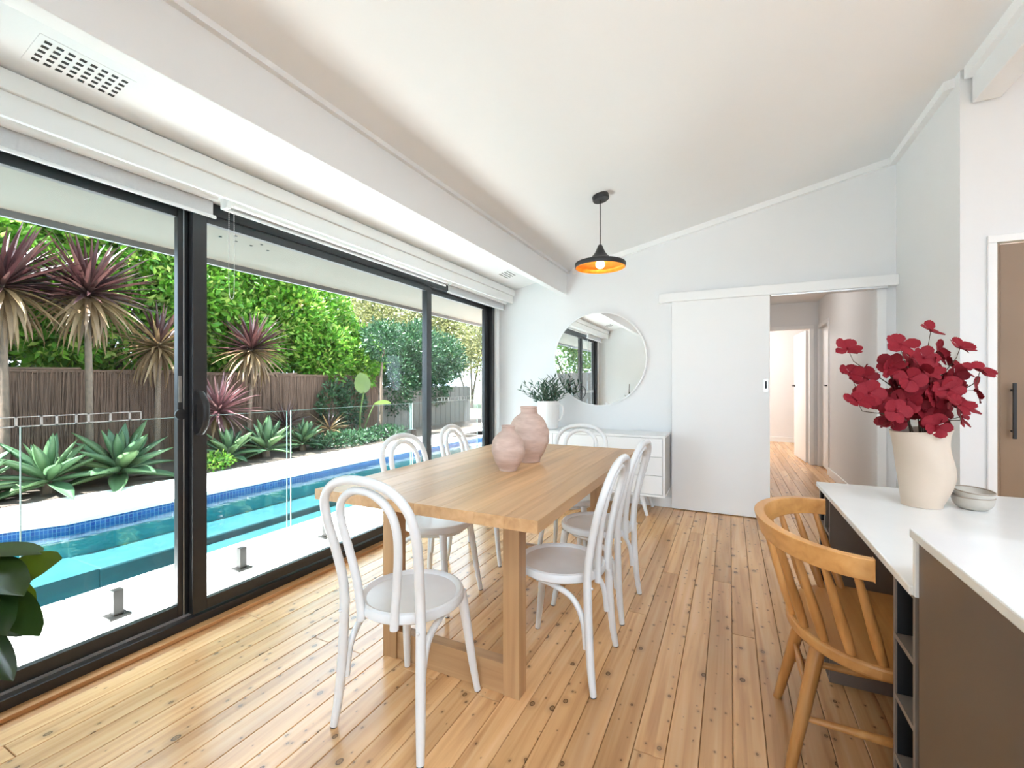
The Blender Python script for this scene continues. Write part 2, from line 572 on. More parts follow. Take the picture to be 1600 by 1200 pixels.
# ---- floor: slab with one plank per board
floor = tag(box('floor', 'floor_edge', (WX - 0.12, -3.6, -0.14, 4.7, 11.0, -0.014)), 'pale knotty pine board floor running through room and hall', kind='structure')
PW = 0.099
plank_mesh = {}
def plank(x, y0, y1):
    L = round(y1 - y0, 2)
    if L not in plank_mesh:
        g = 0.0011
        mb = MB()
        w = PW / 2
        e = 0.0018
        n = [(-w + g, 0.0012), (w - g, 0.0012), (w - g, L - 0.0012), (-w + g, L - 0.0012)]
        t_ = [(-w + g + e, 0.0012 + e), (w - g - e, 0.0012 + e), (w - g - e, L - 0.0012 - e), (-w + g + e, L - 0.0012 - e)]
        mb.v = [(a, b_, -0.014) for a, b_ in n] + [(a, b_, -e) for a, b_ in n] + [(a, b_, 0) for a, b_ in t_]
        mb.f = [(0, 3, 2, 1)] + [(i, (i + 1) % 4, 4 + (i + 1) % 4, 4 + i) for i in range(4)] + \
               [(4 + i, 4 + (i + 1) % 4, 8 + (i + 1) % 4, 8 + i) for i in range(4)] + [(8, 9, 10, 11)]
        plank_mesh[L] = mb.mesh('plank', 'floor_wood')
    inst('plank', plank_mesh[L], floor, Matrix.Translation((x, y0, 0)))

k0 = math.floor((-2.33 - 0.0106) / PW) + 1
for k in range(k0, 13):
    x = 0.0106 + PW * (k + 0.5)
    yend = 10.78 if 0.2 < x < 1.15 else FY
    y = -0.6
    while y < yend - 0.01:
        L = random.choice([1.8, 2.4, 2.7, 3.3, 3.9])
        if y == -0.6:
            L = random.choice([1.2, 2.1, 3.0, 3.6, 4.5])
        y1 = min(y + L, yend)
        if yend - y1 < 0.5:
            y1 = yend
        plank(x, y, y1)
        y = y1
tag(box('trim_1', 'floor_edge', (WX, -0.6, -0.013, -2.335, FY, 0.004), bevel=0.002), kind='structure')
tag(box('trim_2', 'floor_wood', (0.0106 + PW * 13, -3.5, -0.013, 4.6, FY, -0.001)), kind='structure')
tag(box('trim_3', 'floor_wood', (WX, -3.5, -0.013, 1.3, -0.602, -0.001)), kind='structure')

# ---- ceiling (raked) and the lining of the roof slab
def slab(name, material, x0, x1, y0, y1, dz0, dz1, kind='structure'):
    mb = MB().hexa([(x0, y0, ceil_z(x0) + dz0), (x1, y0, ceil_z(x1) + dz0), (x1, y1, ceil_z(x1) + dz0), (x0, y1, ceil_z(x0) + dz0),
                    (x0, y0, ceil_z(x0) + dz1), (x1, y0, ceil_z(x1) + dz1), (x1, y1, ceil_z(x1) + dz1), (x0, y1, ceil_z(x0) + dz1)])
    o = mb.build(name, material)
    return tag(o, kind=kind)
slab('ceiling', 'ceiling_paint', WX - 0.02, 4.7, -3.6, FY + T, 0, 0.2)

# ---- walls
def wall(name, b, material='wall_paint'):
    return tag(box(name, material, b), kind='structure')

ww = empty('wall_left'); tag(ww, kind='structure')
box('panel', 'wall_paint', (WX - T, 4.46, OZ, WX, FY + T, 2.40), ww)
box('panel', 'wall_paint', (WX - T, -3.6, OZ, WX, 0.30, 2.40), ww)
box('lintel', 'wall_paint', (WX - T, 0.30, 2.11, WX, 4.46, 2.40), ww)

fw = empty('wall_far'); tag(fw, kind='structure')
def rake_wall(x0, x1, y0, y1, z0, parent, name='panel', material='wall_paint'):
    MB().hexa([(x0, y0, z0), (x1, y0, z0), (x1, y1, z0), (x0, y1, z0),
               (x0, y0, ceil_z(x0) + .01), (x1, y0, ceil_z(x1) + .01), (x1, y1, ceil_z(x1) + .01), (x0, y1, ceil_z(x0) + .01)]).build(name, material, parent)
rake_wall(WX, 0.28, FY, FY + T, 0, fw)
rake_wall(0.28, 1.08, FY, FY + T, 1.985, fw)
rake_wall(1.08, 1.205, FY, FY + T, 0, fw)

rw = empty('wall_right'); tag(rw, kind='structure')
rake_wall(1.205, 1.205 + T, 3.48, FY + T, 0, rw)
pw = empty('wall_pantry'); tag(pw, kind='structure')
rake_wall(1.205 + T, 1.355, 3.48, 3.60, 0, pw)
rake_wall(1.355, 2.0, 3.48, 3.60, 2.0, pw)
rake_wall(2.0, 4.6, 3.48, 3.60, 0, pw)
tag(box('wall_nib', 'wall_paint', (WX, 0.03, 0, -1.15, 0.14, 2.7)), kind='structure')
wr = empty('wall_rear'); tag(wr, kind='structure')
rake_wall(WX, -1.0, -3.6, -3.5, 0, wr)
rake_wall(-1.0, 1.1, -3.6, -3.5, 2.15, wr)
rake_wall(1.1, 4.6, -3.6, -3.5, 0, wr)
we = empty('wall_kitchen'); tag(we, kind='structure')
MB().box(4.6, -3.6, 2.1, 4.7, 3.6, 4.0).build('lintel', 'wall_paint', we)
MB().box(4.6, -3.6, 0, 4.7, 3.6, 1.0).build('apron', 'wall_paint', we)
MB().box(4.6, 0.2, 1.0, 4.7, 3.6, 2.1).build('panel', 'wall_paint', we)
MB().box(4.6, -3.6, 1.0, 4.7, -2.2, 2.1).build('panel', 'wall_paint', we)

# ---- hall and bedroom beyond the sliding door
hw = empty('wall_hall'); tag(hw, kind='structure')
HC = 2.42
box('panel', 'wall_paint', (1.18, FY + T, 0, 1.30, 7.18, HC), hw)
box('panel', 'wall_paint', (1.18, 7.18, 2.02, 1.30, 7.86, HC), hw)
box('panel', 'wall_paint', (1.18, 7.86, 0, 1.30, 7.93, HC), hw)
box('panel', 'wall_paint', (-0.10, FY + T, 0, 0.02, 7.93, HC), hw)
box('panel', 'wall_paint', (1.07, 7.93, 0, 1.30, 8.03, HC), hw)
box('panel', 'wall_paint', (-0.10, 7.93, 0, 0.25, 8.03, HC), hw)
box('panel', 'wall_paint', (0.25, 7.93, 2.02, 1.07, 8.03, HC), hw)
box('panel', 'wall_paint', (1.85, 7.1, 0, 1.95, 8.0, HC), hw)
bw = empty('wall_bedroom'); tag(bw, kind='structure')
box('panel', 'wall_paint', (-1.6, 10.8, 0, 2.6, 10.9, HC), bw)
box('panel', 'wall_paint', (2.5, 8.03, 0, 2.6, 10.8, HC), bw)
box('panel', 'wall_paint', (-1.7, 8.03, 0, -1.6, 10.8, HC), bw)
box('panel', 'wall_paint', (1.30, 7.93, 0, 2.6, 8.03, HC), bw)
box('panel', 'wall_paint', (-1.7, 7.93, 0, -0.10, 8.03, HC), bw)
tag(box('ceiling_hall', 'ceiling_paint', (-1.7, FY + T, HC, 2.6, 10.9, HC + 0.1)), kind='structure')

# baseboards
def base(name, *boxes):
    o = MB()
    for b_ in boxes:
        o.box(*b_)
    return tag(o.build(name, 'trim_paint', bevel=0.003), kind='structure')
base('baseboard_far', (WX, FY - 0.016, 0, -0.50, FY, 0.10))
base('baseboard_hall', (1.164, FY + T, 0, 1.18, 7.12, 0.10))
base('baseboard_bedroom', (-1.6, 10.784, 0, 2.5, 10.8, 0.10))

# door casings and the trims
def casing(name, *boxes):
    o = MB()
    for b_ in boxes:
        o.box(*b_)
    return tag(o.build(name, 'trim_paint', bevel=0.003), kind='structure')
casing('trim_4', (1.08, FY - 0.018, 0, 1.14, FY, 1.985))
casing('trim_5', (1.165, 7.12, 0, 1.18, 7.18, 2.0195), (1.165, 7.86, 0, 1.18, 7.911, 2.0195), (1.165, 7.12, 2.02, 1.18, 7.911, 2.07))
casing('trim_6', (1.07, 7.912, 0, 1.12, 7.93, 2.0195), (0.20, 7.912, 2.02, 1.12, 7.93, 2.07), (0.20, 7.912, 0, 0.25, 7.93, 2.0195))

# cornices under the raked ceiling
def rake_strip(name, x0, x1, y0, y1, h):
    o = MB().hexa([(x0, y0, ceil_z(x0) - h), (x1, y0, ceil_z(x1) - h), (x1, y1, ceil_z(x1) - h), (x0, y1, ceil_z(x0) - h),
                   (x0, y0, ceil_z(x0)), (x1, y0, ceil_z(x1)), (x1, y1, ceil_z(x1)), (x0, y1, ceil_z(x0))]).build(name, 'trim_paint')
    return tag(o, kind='structure')
rake_strip('trim_7', -1.5, 1.205, FY - 0.05, FY, 0.05)
rake_strip('trim_8', 1.155, 1.205, 3.55, FY, 0.055)

# beams
def beam(name, x0, x1, y0, y1, zb):
    o = MB().hexa([(x0, y0, zb), (x1, y0, zb), (x1, y1, zb), (x0, y1, zb),
                   (x0, y0, ceil_z(x0)), (x1, y0, ceil_z(x1)), (x1, y1, ceil_z(x1)), (x0, y1, ceil_z(x0))]).build(name, 'ceiling_paint', bevel=0.003)
    return tag(o, kind='structure')
bm1 = beam('beam', -1.64, -1.573, 0.15, FY, 2.156)
MB().hexa([(-1.573, 0.15, 2.385), (-1.548, 0.15, 2.385), (-1.548, FY, 2.385), (-1.573, FY, 2.385),
           (-1.573, 0.15, ceil_z(-1.573)), (-1.548, 0.15, ceil_z(-1.548)), (-1.548, FY, ceil_z(-1.548)), (-1.573, FY, ceil_z(-1.573))]).build('bead', 'ceiling_paint', bm1)
bm2 = beam('beam', 1.25, 1.37, -3.5, 3.46, 2.81)
MB().hexa([(1.215, -3.5, 2.955), (1.25, -3.5, 2.955), (1.25, 3.46, 2.955), (1.215, 3.46, 2.955),
           (1.215, -3.5, ceil_z(1.215)), (1.25, -3.5, ceil_z(1.25)), (1.25, 3.46, ceil_z(1.25)), (1.215, 3.46, ceil_z(1.215))]).build('bead', 'trim_paint', bm2)

# pelmet over the sliding window
pel = empty('pelmet'); tag(pel, 'white boxed pelmet running above the sliding windows', 'pelmet')
MB().box(-2.22, 0.16, 2.105, -2.20, 4.555, 2.19).build('fascia_board', 'trim_paint', pel, bevel=0.002)
MB().box(-2.22, 0.16, 2.19, -2.185, 4.575, ceil_z(-2.2) - 0.006).build('top_board', 'trim_paint', pel, bevel=0.004)
MB().box(WX + .004, 0.16, 2.13, -2.22, 4.555, 2.15).build('lid', 'trim_paint', pel)

# ceiling vents
SL = math.atan(0.222)
def vent(name, cx, cy, L, Wd, label, nx, ny):
    t_ = empty(name, (cx, cy, ceil_z(cx)))
    t_.rotation_euler = (0, -SL, 0)
    tag(t_, label, 'vent', 'vents in the sloping ceiling')
    MB().box(-Wd / 2 - .012, -L / 2 - .012, -0.0015, Wd / 2 + .012, L / 2 + .012, 0.002).build('plate', 'ceiling_paint', t_, bevel=0.001)
    s_ = MB()
    for i in range(nx):
        for j in range(ny):
            x = -Wd / 2 + Wd * (i + .5) / nx
            y = -L / 2 + L * (j + .5) / ny
            s_.box(x - Wd / nx * .22, y - L / ny * .30, -0.0026, x + Wd / nx * .22, y + L / ny * .30, 0.0)
    s_.build('slot_grid', 'dark_slot', t_)
vent('ceiling_vent', -2.045, 0.755, 0.235, 0.125, 'slotted white air vent above the near sliding panel', 5, 8)
vent('ceiling_vent', -2.02, 4.05, 0.20, 0.115, 'small far air vent above the last sliding panel', 4, 7)

# ------------------------------------------------------------------ sliding windows
w1 = empty('window_1'); tag(w1, 'black framed sliding window wall facing the pool', kind='structure')
fx0, fx1 = -2.50, -2.385
box('head', 'frame_black', (fx0, 0.30, 2.065, fx1, 4.46, 2.128), w1, 0.003)
box('sill', 'frame_black', (fx0 - .03, 0.30, -0.02, fx1, 4.46, 0.045), w1, 0.003)
box('sill_track', 'aluminium', (-2.432, 0.33, 0.045, -2.426, 4.43, 0.056), w1)
box('sill_track', 'frame_black', (-2.475, 0.33, 0.045, -2.467, 4.43, 0.056), w1)
box('jamb', 'frame_black', (fx0, 0.30, 0.045, fx1, 0.345, 2.065), w1, 0.003)
box('jamb', 'frame_black', (fx0, 4.405, 0.045, fx1, 4.46, 2.065), w1, 0.003)

def sash(y0, y1, x, st0=0.05, st1=0.05):
    s_ = MB()
    d = 0.016
    zb, zt = 0.056, 2.065
    s_.box(x - d, y0, zb, x + d, y0 + st0, zt)
    s_.box(x - d, y1 - st1, zb, x + d, y1, zt)
    s_.box(x - d, y0 + st0, zb, x + d, y1 - st1, zb + 0.055)
    s_.box(x - d, y0 + st0, zt - 0.045, x + d, y1 - st1, zt)
    o = s_.build('sash', 'frame_black', w1, bevel=0.002)
    box('pane', 'window_glass', (x - 0.003, y0 + st0 - .004, zb + 0.05, x + 0.003, y1 - st1 + .004, zt - 0.04), o)
    return o
s1 = sash(0.345, 1.345, -2.450, 0.06, 0.085)
s2 = sash(1.305, 3.27, -2.408, 0.068, 0.055)
s3 = sash(3.24, 4.405, -2.450, 0.10, 0.09)
MB().box(-2.433, 1.283, 0.056, -2.430, 1.287, 2.065).build('seal', 'aluminium', s1)
# D handle on the middle sash
hp = catmull([(-2.392, 1.335, 1.16), (-2.372, 1.335, 1.155), (-2.338, 1.335, 1.11), (-2.330, 1.335, 1.055), (-2.338, 1.335, 1.00), (-2.372, 1.335, 0.955), (-2.392, 1.335, 0.95)], 5)
MB().tube(hp, 0.016, 8, flat=0.45, up=(1, 0, 0)).build('handle', 'black_metal', s2, smooth=True)
MB().box(-2.394, 1.322, 1.00, -2.386, 1.348, 1.10).build('lock', 'black_metal', s2)
MB().box(-2.436, 1.262, 1.11, -2.4305, 1.276, 1.24).build('latch_plate', 'steel_dark', s1)
MB().tube([(-2.436, 1.27, 1.05), (-2.424, 1.27, 1.05)], 0.026, 16).build('latch', 'black_metal', s1)
# white dash strip stuck on the panes so that nobody walks into the glass
def dashes(par, x, y0, y1, z, seq):
    mb = MB()
    y = y0
    k = 0
    th = 0.004
    while y < y1 - 0.02:
        L = seq[k % len(seq)]
        L = min(L, y1 - y)
        mb.box(x, y, z - .02, x + .0012, y + L, z - .02 + th)
        mb.box(x, y, z + .02 - th, x + .0012, y + L, z + .02)
        mb.box(x, y, z - .02, x + .0012, y + th, z + .02)
        mb.box(x, y + L - th, z - .02, x + .0012, y + L, z + .02)
        y += L
        k += 1
    return mb.build('safety_strip', 'decal_white', par)
dashes(s1, -2.446, 0.42, 1.125, 1.055, [0.07, 0.045, 0.06, 0.04, 0.075])
dashes(s3, -2.446, 3.45, 4.22, 1.055, [0.07, 0.045, 0.06, 0.04, 0.075])

# roller blinds
def blind(name, y0, y1, drop, label, x=-2.30):
    t_ = empty(name, (x, y0, drop))
    tag(t_, label, 'blind', 'white roller blinds over the sliding windows')
    L = y1 - y0
    MB().tube([(0.02, 0.01, 2.12 - drop), (0.02, L - 0.01, 2.12 - drop)], 0.022, 16).build('roller_tube', 'white_gloss', t_, smooth=True)
    MB().box(-0.002, 0.012, 0.0, 0.0, L - 0.012, 2.12 - drop).build('fabric', 'blind_fabric', t_)
    MB().tube([(0, 0, 0), (0, L, 0)], 0.011, 10, flat=0.7).build('bottom_rail', 'white_gloss', t_, smooth=True)
    return t_
blind('roller_blind', 0.33, 1.36, 2.028, 'roller blind lowered furthest, over the nearest sliding panel')
b2 = blind('roller_blind', 1.40, 3.36, 2.085, 'roller blind fully raised over the wide middle panel')
blind('roller_blind', 3.40, 4.53, 2.036, 'roller blind slightly lowered over the far narrow panel')
mb = MB()
cp = catmull([(0.035, 0.005, 0.03), (0.035, 0.004, -0.25), (0.035, 0.006, -0.42), (0.035, 0.018, -0.455), (0.035, 0.03, -0.42), (0.035, 0.032, -0.25), (0.035, 0.03, 0.03)], 30)
acc = 0.0
last = cp[0]
for p in cp:
    acc += (p - last).length
    last = p
    if acc > 0.008:
        acc = 0
        mb.lathe([(0.0001, -0.0026), (0.0026, 0), (0.0001, 0.0026)], 6, p)
mb.tube(cp, 0.0009, 5)
mb.build('bead_chain', 'chain_white', b2, smooth=True)
MB().box(-0.01, -0.012, -0.005, 0.045, 0.012, 0.06).build('bracket', 'white_gloss', b2, bevel=0.004)
# white reveal beside the far jamb
tag(box('trim_9', 'trim_paint', (WX, 4.462, 0, -2.36, 4.53, 2.13), bevel=0.003), kind='structure')

# ------------------------------------------------------------------ sliding door, hall doors, pantry door
d1 = tag(empty('door_1'), 'white flush sliding door hung on the far wall', kind='structure')
box('leaf', 'trim_paint', (-0.50, 4.545, 0.008, 0.32, 4.582, 2.0), d1, 0.002)
hd = box('flush_pull', 'steel', (0.272, 4.5425, 1.13, 0.305, 4.547, 1.245), d1, 0.001)
box('recess', 'dark_slot', (0.281, 4.5415, 1.16, 0.296, 4.544, 1.225), hd)
trk = empty('door_track'); tag(trk, 'white boxed track above the sliding door', 'door track')
MB().box(-0.614, 4.515, 1.985, 1.203, FY, 2.07).build('track_cover', 'trim_paint', trk, bevel=0.002)
MB().box(0.33, 4.53, 1.972, 1.14, 4.58, 1.986).build('rail', 'aluminium', trk)

d2 = tag(empty('door_2'), 'white door standing open into the bright far bedroom', kind='structure')
a = math.atan2(9.0 - 8.06, 0.985 - 1.055)
leaf = MB().box(0, -0.018, 0.01, 0.80, 0.018, 2.01).build('leaf', 'trim_paint', d2, bevel=0.002)
leaf.location = (1.055, 8.06, 0)
leaf.rotation_euler = (0, 0, a)
hb = MB().tube([(0.745, 0.018, 1.17), (0.745, 0.055, 1.17), (0.64, 0.06, 1.17)], 0.009, 8)
hb.tube([(0.745, 0.018, 1.17), (0.745, 0.024, 1.17)], 0.024, 12)
hb.build('handle', 'black_metal', leaf, smooth=True)
d3 = tag(empty('door_3'), 'hall side door closed at the end of the right wall', kind='structure')
box('leaf', 'trim_paint', (1.215, 7.185, 0.01, 1.25, 7.855, 2.015), d3, 0.002)
MB().tube([(1.215, 7.25, 1.18), (1.165, 7.25, 1.18), (1.160, 7.35, 1.18)], 0.01, 8).build('handle', 'black_metal', d3, smooth=True)

d4 = tag(empty('door_4'), 'tan pantry door with long black pull', kind='structure')
box('leaf', 'door_brown', (1.378, 3.492, 0.01, 2.0, 3.53, 1.99), d4, 0.002)
box('filler', 'door_brown', (1.357, 3.486, 0.0, 1.375, 3.53, 1.995), d4)
pull = MB().box(1.418, 3.452, 0.895, 1.432, 3.466, 1.205)
pull.box(1.421, 3.466, 0.93, 1.429, 3.493, 0.94).box(1.421, 3.466, 1.16, 1.429, 3.493, 1.17)
pull.build('pull_handle', 'black_metal', d4, bevel=0.002)
casing('trim_10', (1.318, 3.462, 0, 1.357, 3.48, 1.9975), (1.318, 3.462, 1.998, 2.05, 3.48, 2.04))

# fill lamps added to brighten the hall and bedroom, out of the camera's view
def fill_lamp(name, x, y, z, power, col, label):
    t_ = empty(name, (x, y, z))
    tag(t_, label, 'lamp', 'added fill lamps beyond the sliding door')
    MB().lathe([(0.05, 0.0), (0.05, -0.02), (0.03, -0.03)], 20).build('mount', 'white_gloss', t_, smooth=True)
    ld = bpy.data.lights.new(name + '_light', 'POINT')
    ld.energy = power
    ld.color = col
    ld.shadow_soft_size = 0.12
    lo = bpy.data.objects.new('bulb_light', ld)
    lo.parent = t_
    lo.location = (0, 0, -0.18)
    C.objects.link(lo)
fill_lamp('added_lamp', -0.3, 9.5, HC, 17, (1.0, 0.98, 0.95), 'added bedroom fill lamp mount beyond the hall')
fill_lamp('added_lamp', 0.35, 6.2, HC, 1.5, (1.0, 0.95, 0.9), 'added hall fill lamp mount')

# disk lamps added to brighten the room, all behind the camera
def fill_panel(x, y, power, label):
    t_ = empty('fill_panel', (x, y, ceil_z(x) - .002)); tag(t_, label, 'lamp', 'added fill lamps behind the camera')
    t_.rotation_euler = (0, -SL, 0)
    MB().lathe([(.29, 0), (.29, -.03), (.27, -.035), (.262, -.02), (.262, 0)], 40, cap=False).build('ring', 'white_gloss', t_, smooth=True)
    ld_ = bpy.data.lights.new('panel_light', 'AREA')
    ld_.shape = 'DISK'
    ld_.size = 0.52
    ld_.energy = power
    ld_.color = (0.74, 0.87, 1.0)
    lo_ = bpy.data.objects.new('panel_light', ld_)
    lo_.parent = t_
    lo_.location = (0, 0, -.022)
    C.objects.link(lo_)
fill_panel(2.7, -0.2, 13, 'added fill lamp over the kitchen')
fill_panel(0.9, -0.8, 11, 'added fill lamp over the living end')
fill_panel(2.5, -1.6, 10, 'added fill lamp over the rear kitchen')

# ------------------------------------------------------------------ outside: paving, pool, garden
pv = empty('pool_deck'); tag(pv, kind='structure', label='pale stone paving around the pool')
box('bedding', 'grout', (-3.66, -3.0, OZ - 0.30, WX - T, 14.0, OZ - 0.012), pv)
def paver(x0, y0, x1, y1, par=pv, j=0.004, z=OZ, th=0.03):
    MB().box(x0 + j, y0 + j, z - th, x1 - j, y1 - j, z).build('paver', 'pavement', par, bevel=0.003)
for i in range(-3, 16):
    y0 = i * 0.78 + 0.30
    paver(-2.99, y0, -2.52, y0 + 0.78)
    paver(-3.34, y0 + 0.39, -2.99, y0 + 1.17)
    paver(-3.70, y0 + 0.2, -3.34, y0 + 0.98, th=0.045)
PX0, PX1 = -3.67, -5.82     # near and far pool edges
PY1 = 10.4
box('bedding', 'grout', (-7.0, 2.2, OZ - 0.30, PX1 - 0.02, 14.0, OZ - 0.012), pv)
for i in range(-3, 16):
    y0 = i * 0.9 + 0.25
    if y0 > 1.8:
        paver(-6.42, y0, PX1 + 0.02, y0 + 0.9, th=0.045)
        paver(-7.02, y0 + .45, -6.42, y0 + 1.35)
# the pool widens on the near side: angled coping
mb = MB().prism([(-5.80, 2.05), (-6.42, 0.9), (-7.6, 0.2), (-7.6, 2.5), (-6.425, 2.5), (-6.425, 2.05)], OZ - 0.045, OZ)
mb.build('paver', 'pavement', pv, bevel=0.003)
MB().prism([(-7.6, 0.2), (-8.8, -2.0), (-9.2, -2.0), (-9.2, 1.2), (-7.6, 1.2)], OZ - 0.045, OZ).build('paver', 'pavement', pv)
# far end of the pool, rounded corner
arc = [(-5.82 + 0.9 * (1 - math.cos(t_)), 9.5 + 0.9 * math.sin(t_)) for t_ in np.linspace(0, math.pi / 2, 8)]
MB().prism([(-5.80, 9.5)] + arc[1:] + [(-3.64, 10.4), (-3.64, 11.4), (-6.42, 11.4), (-6.42, 9.5)], OZ - 0.045, OZ).build('paver', 'pavement', pv)

pool = empty('swimming_pool'); tag(pool, kind='structure', label='long blue swimming pool')
pb = OZ - 1.25
box('pool_floor', 'pool_shell', (-9.0, -3.0, pb - 0.1, PX0 + .1, 10.6, pb), pool)
box('pool_wall', 'pool_shell', (PX0, -3.0, pb, PX0 + 0.10, 10.6, OZ - 0.046), pool)
box('pool_wall', 'pool_shell', (PX1 - 0.12, 2.05, pb, PX1, 10.6, OZ - 0.046), pool)
box('pool_wall', 'pool_shell', (-9.0, 10.4, pb, PX0, 10.5, OZ - 0.046), pool)
MB().prism([(-5.82, 2.07), (-6.44, 0.92), (-7.62, 0.22), (-8.8, -1.9), (-9.0, -1.9), (-7.7, 0.4), (-6.55, 1.05), (-5.94, 2.1)], pb, OZ - 0.046).build('pool_wall', 'pool_shell', pool)
tl = MB()
tl.box(PX1, 2.05, OZ - 0.20, PX1 + 0.008, 9.5, OZ - 0.046)
tl.box(PX0 - 0.008, -3, OZ - 0.20, PX0, 10.4, OZ - 0.046)
def vwall(mb, p, q, z0, z1, th=0.008):
    d = Vector((q[0] - p[0], q[1] - p[1], 0))
    n_ = Vector((d.y, -d.x, 0)).normalized() * th
    mb.hexa([(p[0], p[1], z0), (q[0], q[1], z0), (q[0] + n_.x, q[1] + n_.y, z0), (p[0] + n_.x, p[1] + n_.y, z0),
             (p[0], p[1], z1), (q[0], q[1], z1), (q[0] + n_.x, q[1] + n_.y, z1), (p[0] + n_.x, p[1] + n_.y, z1)])
for p, q in (((-5.82, 2.05), (-6.44, 0.90)), ((-6.44, 0.90), (-7.62, 0.20)), ((-7.62, 0.2), (-8.8, -2.0))):
    vwall(tl, q, p, OZ - 0.20, OZ - 0.046)
for i in range(len(arc) - 1):
    vwall(tl, arc[i], arc[i + 1], OZ - 0.20, OZ - 0.046)
tl.box(-4.92, 10.39, OZ - 0.20, PX0, 10.40, OZ - 0.046)
tl.build('waterline_tiles', 'mosaic_blue', pool)
box('bench_ledge', 'pool_step', (PX1, 2.05, pb, -5.22, 10.3, OZ - 0.37), pool, 0.02)
MB().prism([(-5.22, 2.05), (-5.22, 1.3), (-6.6, -.3), (-8.6, -2.6), (-9.0, -2.6), (-7.62, .2), (-6.44, .9), (-5.82, 2.05)], pb, OZ - 0.37).build('bench_ledge', 'pool_step', pool)
box('step_platform', 'pool_step', (-5.24, 2.75, pb, PX0, 5.2, OZ - 0.46), pool, 0.02)
MB().prism([(PX0, -3.0), (PX0, 10.4), (-5.0, 10.4), (-5.55, 10.1), (-5.82, 9.5), (-5.82, 2.05), (-6.44, 0.90), (-7.62, 0.20), (-9.0, -2.2), (-9.0, -3.0)], OZ - 0.105, OZ - 0.10).build('water_surface', 'water', pool)

# eave over the deck
ev = empty('eave'); tag(ev, kind='structure', label='cream roof eave over the window wall')
def eslab(x0, x1, y0, y1, d0, d1, name, material):
    return MB().hexa([(x0, y0, ceil_z(x0) + d0), (x1, y0, ceil_z(x1) + d0), (x1, y1, ceil_z(x1) + d0), (x0, y1, ceil_z(x0) + d0),
               (x0, y0, ceil_z(x0) + d1), (x1, y0, ceil_z(x1) + d1), (x1, y1, ceil_z(x1) + d1), (x0, y1, ceil_z(x0) + d1)]).build(name, material, ev)
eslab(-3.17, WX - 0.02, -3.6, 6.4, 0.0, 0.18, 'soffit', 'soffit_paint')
MB().box(-3.195, -3.6, ceil_z(-3.17) - 0.035, -3.17, 6.4, ceil_z(-3.17) + 0.19).build('fascia_board', 'roof_metal', ev)
hb = MB()
for (dx, dy) in ((0, 0), (0.0, 0.10), (0.0, 0.20), (0.06, 0.06), (0.05, 0.24), (0.0, 0.32)):
    x, y = -2.86 + dx, 1.72 + dy
    hb.lathe([(0.009, 0.0), (0.009, -0.002)], 10, (x, y, ceil_z(x) - 0.0005))
hb.build('air_holes', 'dark_slot', ev)

tag(box('rear_bounce_slab', 'terrace_stone', (-3.0, -14, OZ - 0.2, 16, -3.6, OZ)), kind='structure', label='added unseen slab bouncing light behind the house')  # added out of view to bounce daylight into the room
tag(box('side_bounce_slab', 'terrace_stone', (4.7, -3.6, OZ - 0.2, 16, 12, OZ)), kind='structure', label='added unseen slab bouncing light beside the kitchen')  # added bounce surface on the kitchen side, also unseen
tag(box('sun_block_roof', 'soffit_paint', (-2.4, -5.6, 2.75, 5.5, -3.6, 2.85)), kind='structure', label='added unseen slab blocking sun behind the house')  # added out of view to keep direct sun off the rear opening
# frameless glass pool fence
GX = -3.16
def fence_panel(y0, y1, label, spig):
    t_ = empty('glass_fence_panel', (GX, y0, OZ))
    tag(t_, label, 'glass fence', 'frameless glass pool fence')
    L = y1 - y0
    p_ = MB().box(-0.006, 0.004, 0.05, 0.006, L - 0.004, 1.115).build('pane', 'fence_glass', t_)
    e_ = MB()
    e_.box(-0.006, 0.001, 0.05, 0.006, 0.004, 1.115).box(-0.006, L - 0.004, 0.05, 0.006, L - 0.001, 1.115).box(-0.006, 0.001, 1.115, 0.006, L - 0.001, 1.118)
    e_.build('polished_edge', 'glass_edge', p_)
    for s_ in spig:
        q = MB().box(-0.024, s_ - y0 - 0.024, 0.012, 0.024, s_ - y0 + 0.024, 0.155).build('spigot', 'spigot_steel', t_, bevel=0.003)
        MB().box(-0.05, s_ - y0 - 0.05, 0.0, 0.05, s_ - y0 + 0.05, 0.012).build('base_plate', 'spigot_steel', q, bevel=0.002)
fence_panel(-0.55, 0.86, 'glass fence panel at the left picture edge', [0.0, 0.5])
fence_panel(0.93, 2.42, 'glass fence panel with two steel spigots in front of the largest agave', [1.32, 2.05])
fence_panel(2.45, 3.95, 'glass fence panel seen through the middle window pane above a white chair', [2.80, 3.60])
fence_panel(3.98, 5.4, 'glass fence panel beyond the far window sash', [4.3, 5.05])
g4 = tag(box('gate_hinge', 'spigot_steel', (GX - 0.03, 3.93, 0.62, GX + 0.03, 4.02, 0.70), bevel=0.004), 'square steel hinge clamping two glass fence panels', 'hinge')

# garden bed, lawn, ground
tag(box('garden_bed', 'soil', (-12.5, -4, OZ - 0.3, -7.02, 16, OZ + 0.01)), kind='structure', label='dark soil garden bed behind the pool')
tag(box('ground', 'lawn', (-70, -20, OZ - 1.7, 40, 80, OZ - 1.6)), kind='structure')
tag(box('ground_far', 'lawn', (-60, 11.4, OZ - 1.6, 2.0, 60, OZ - 0.02)), kind='structure')

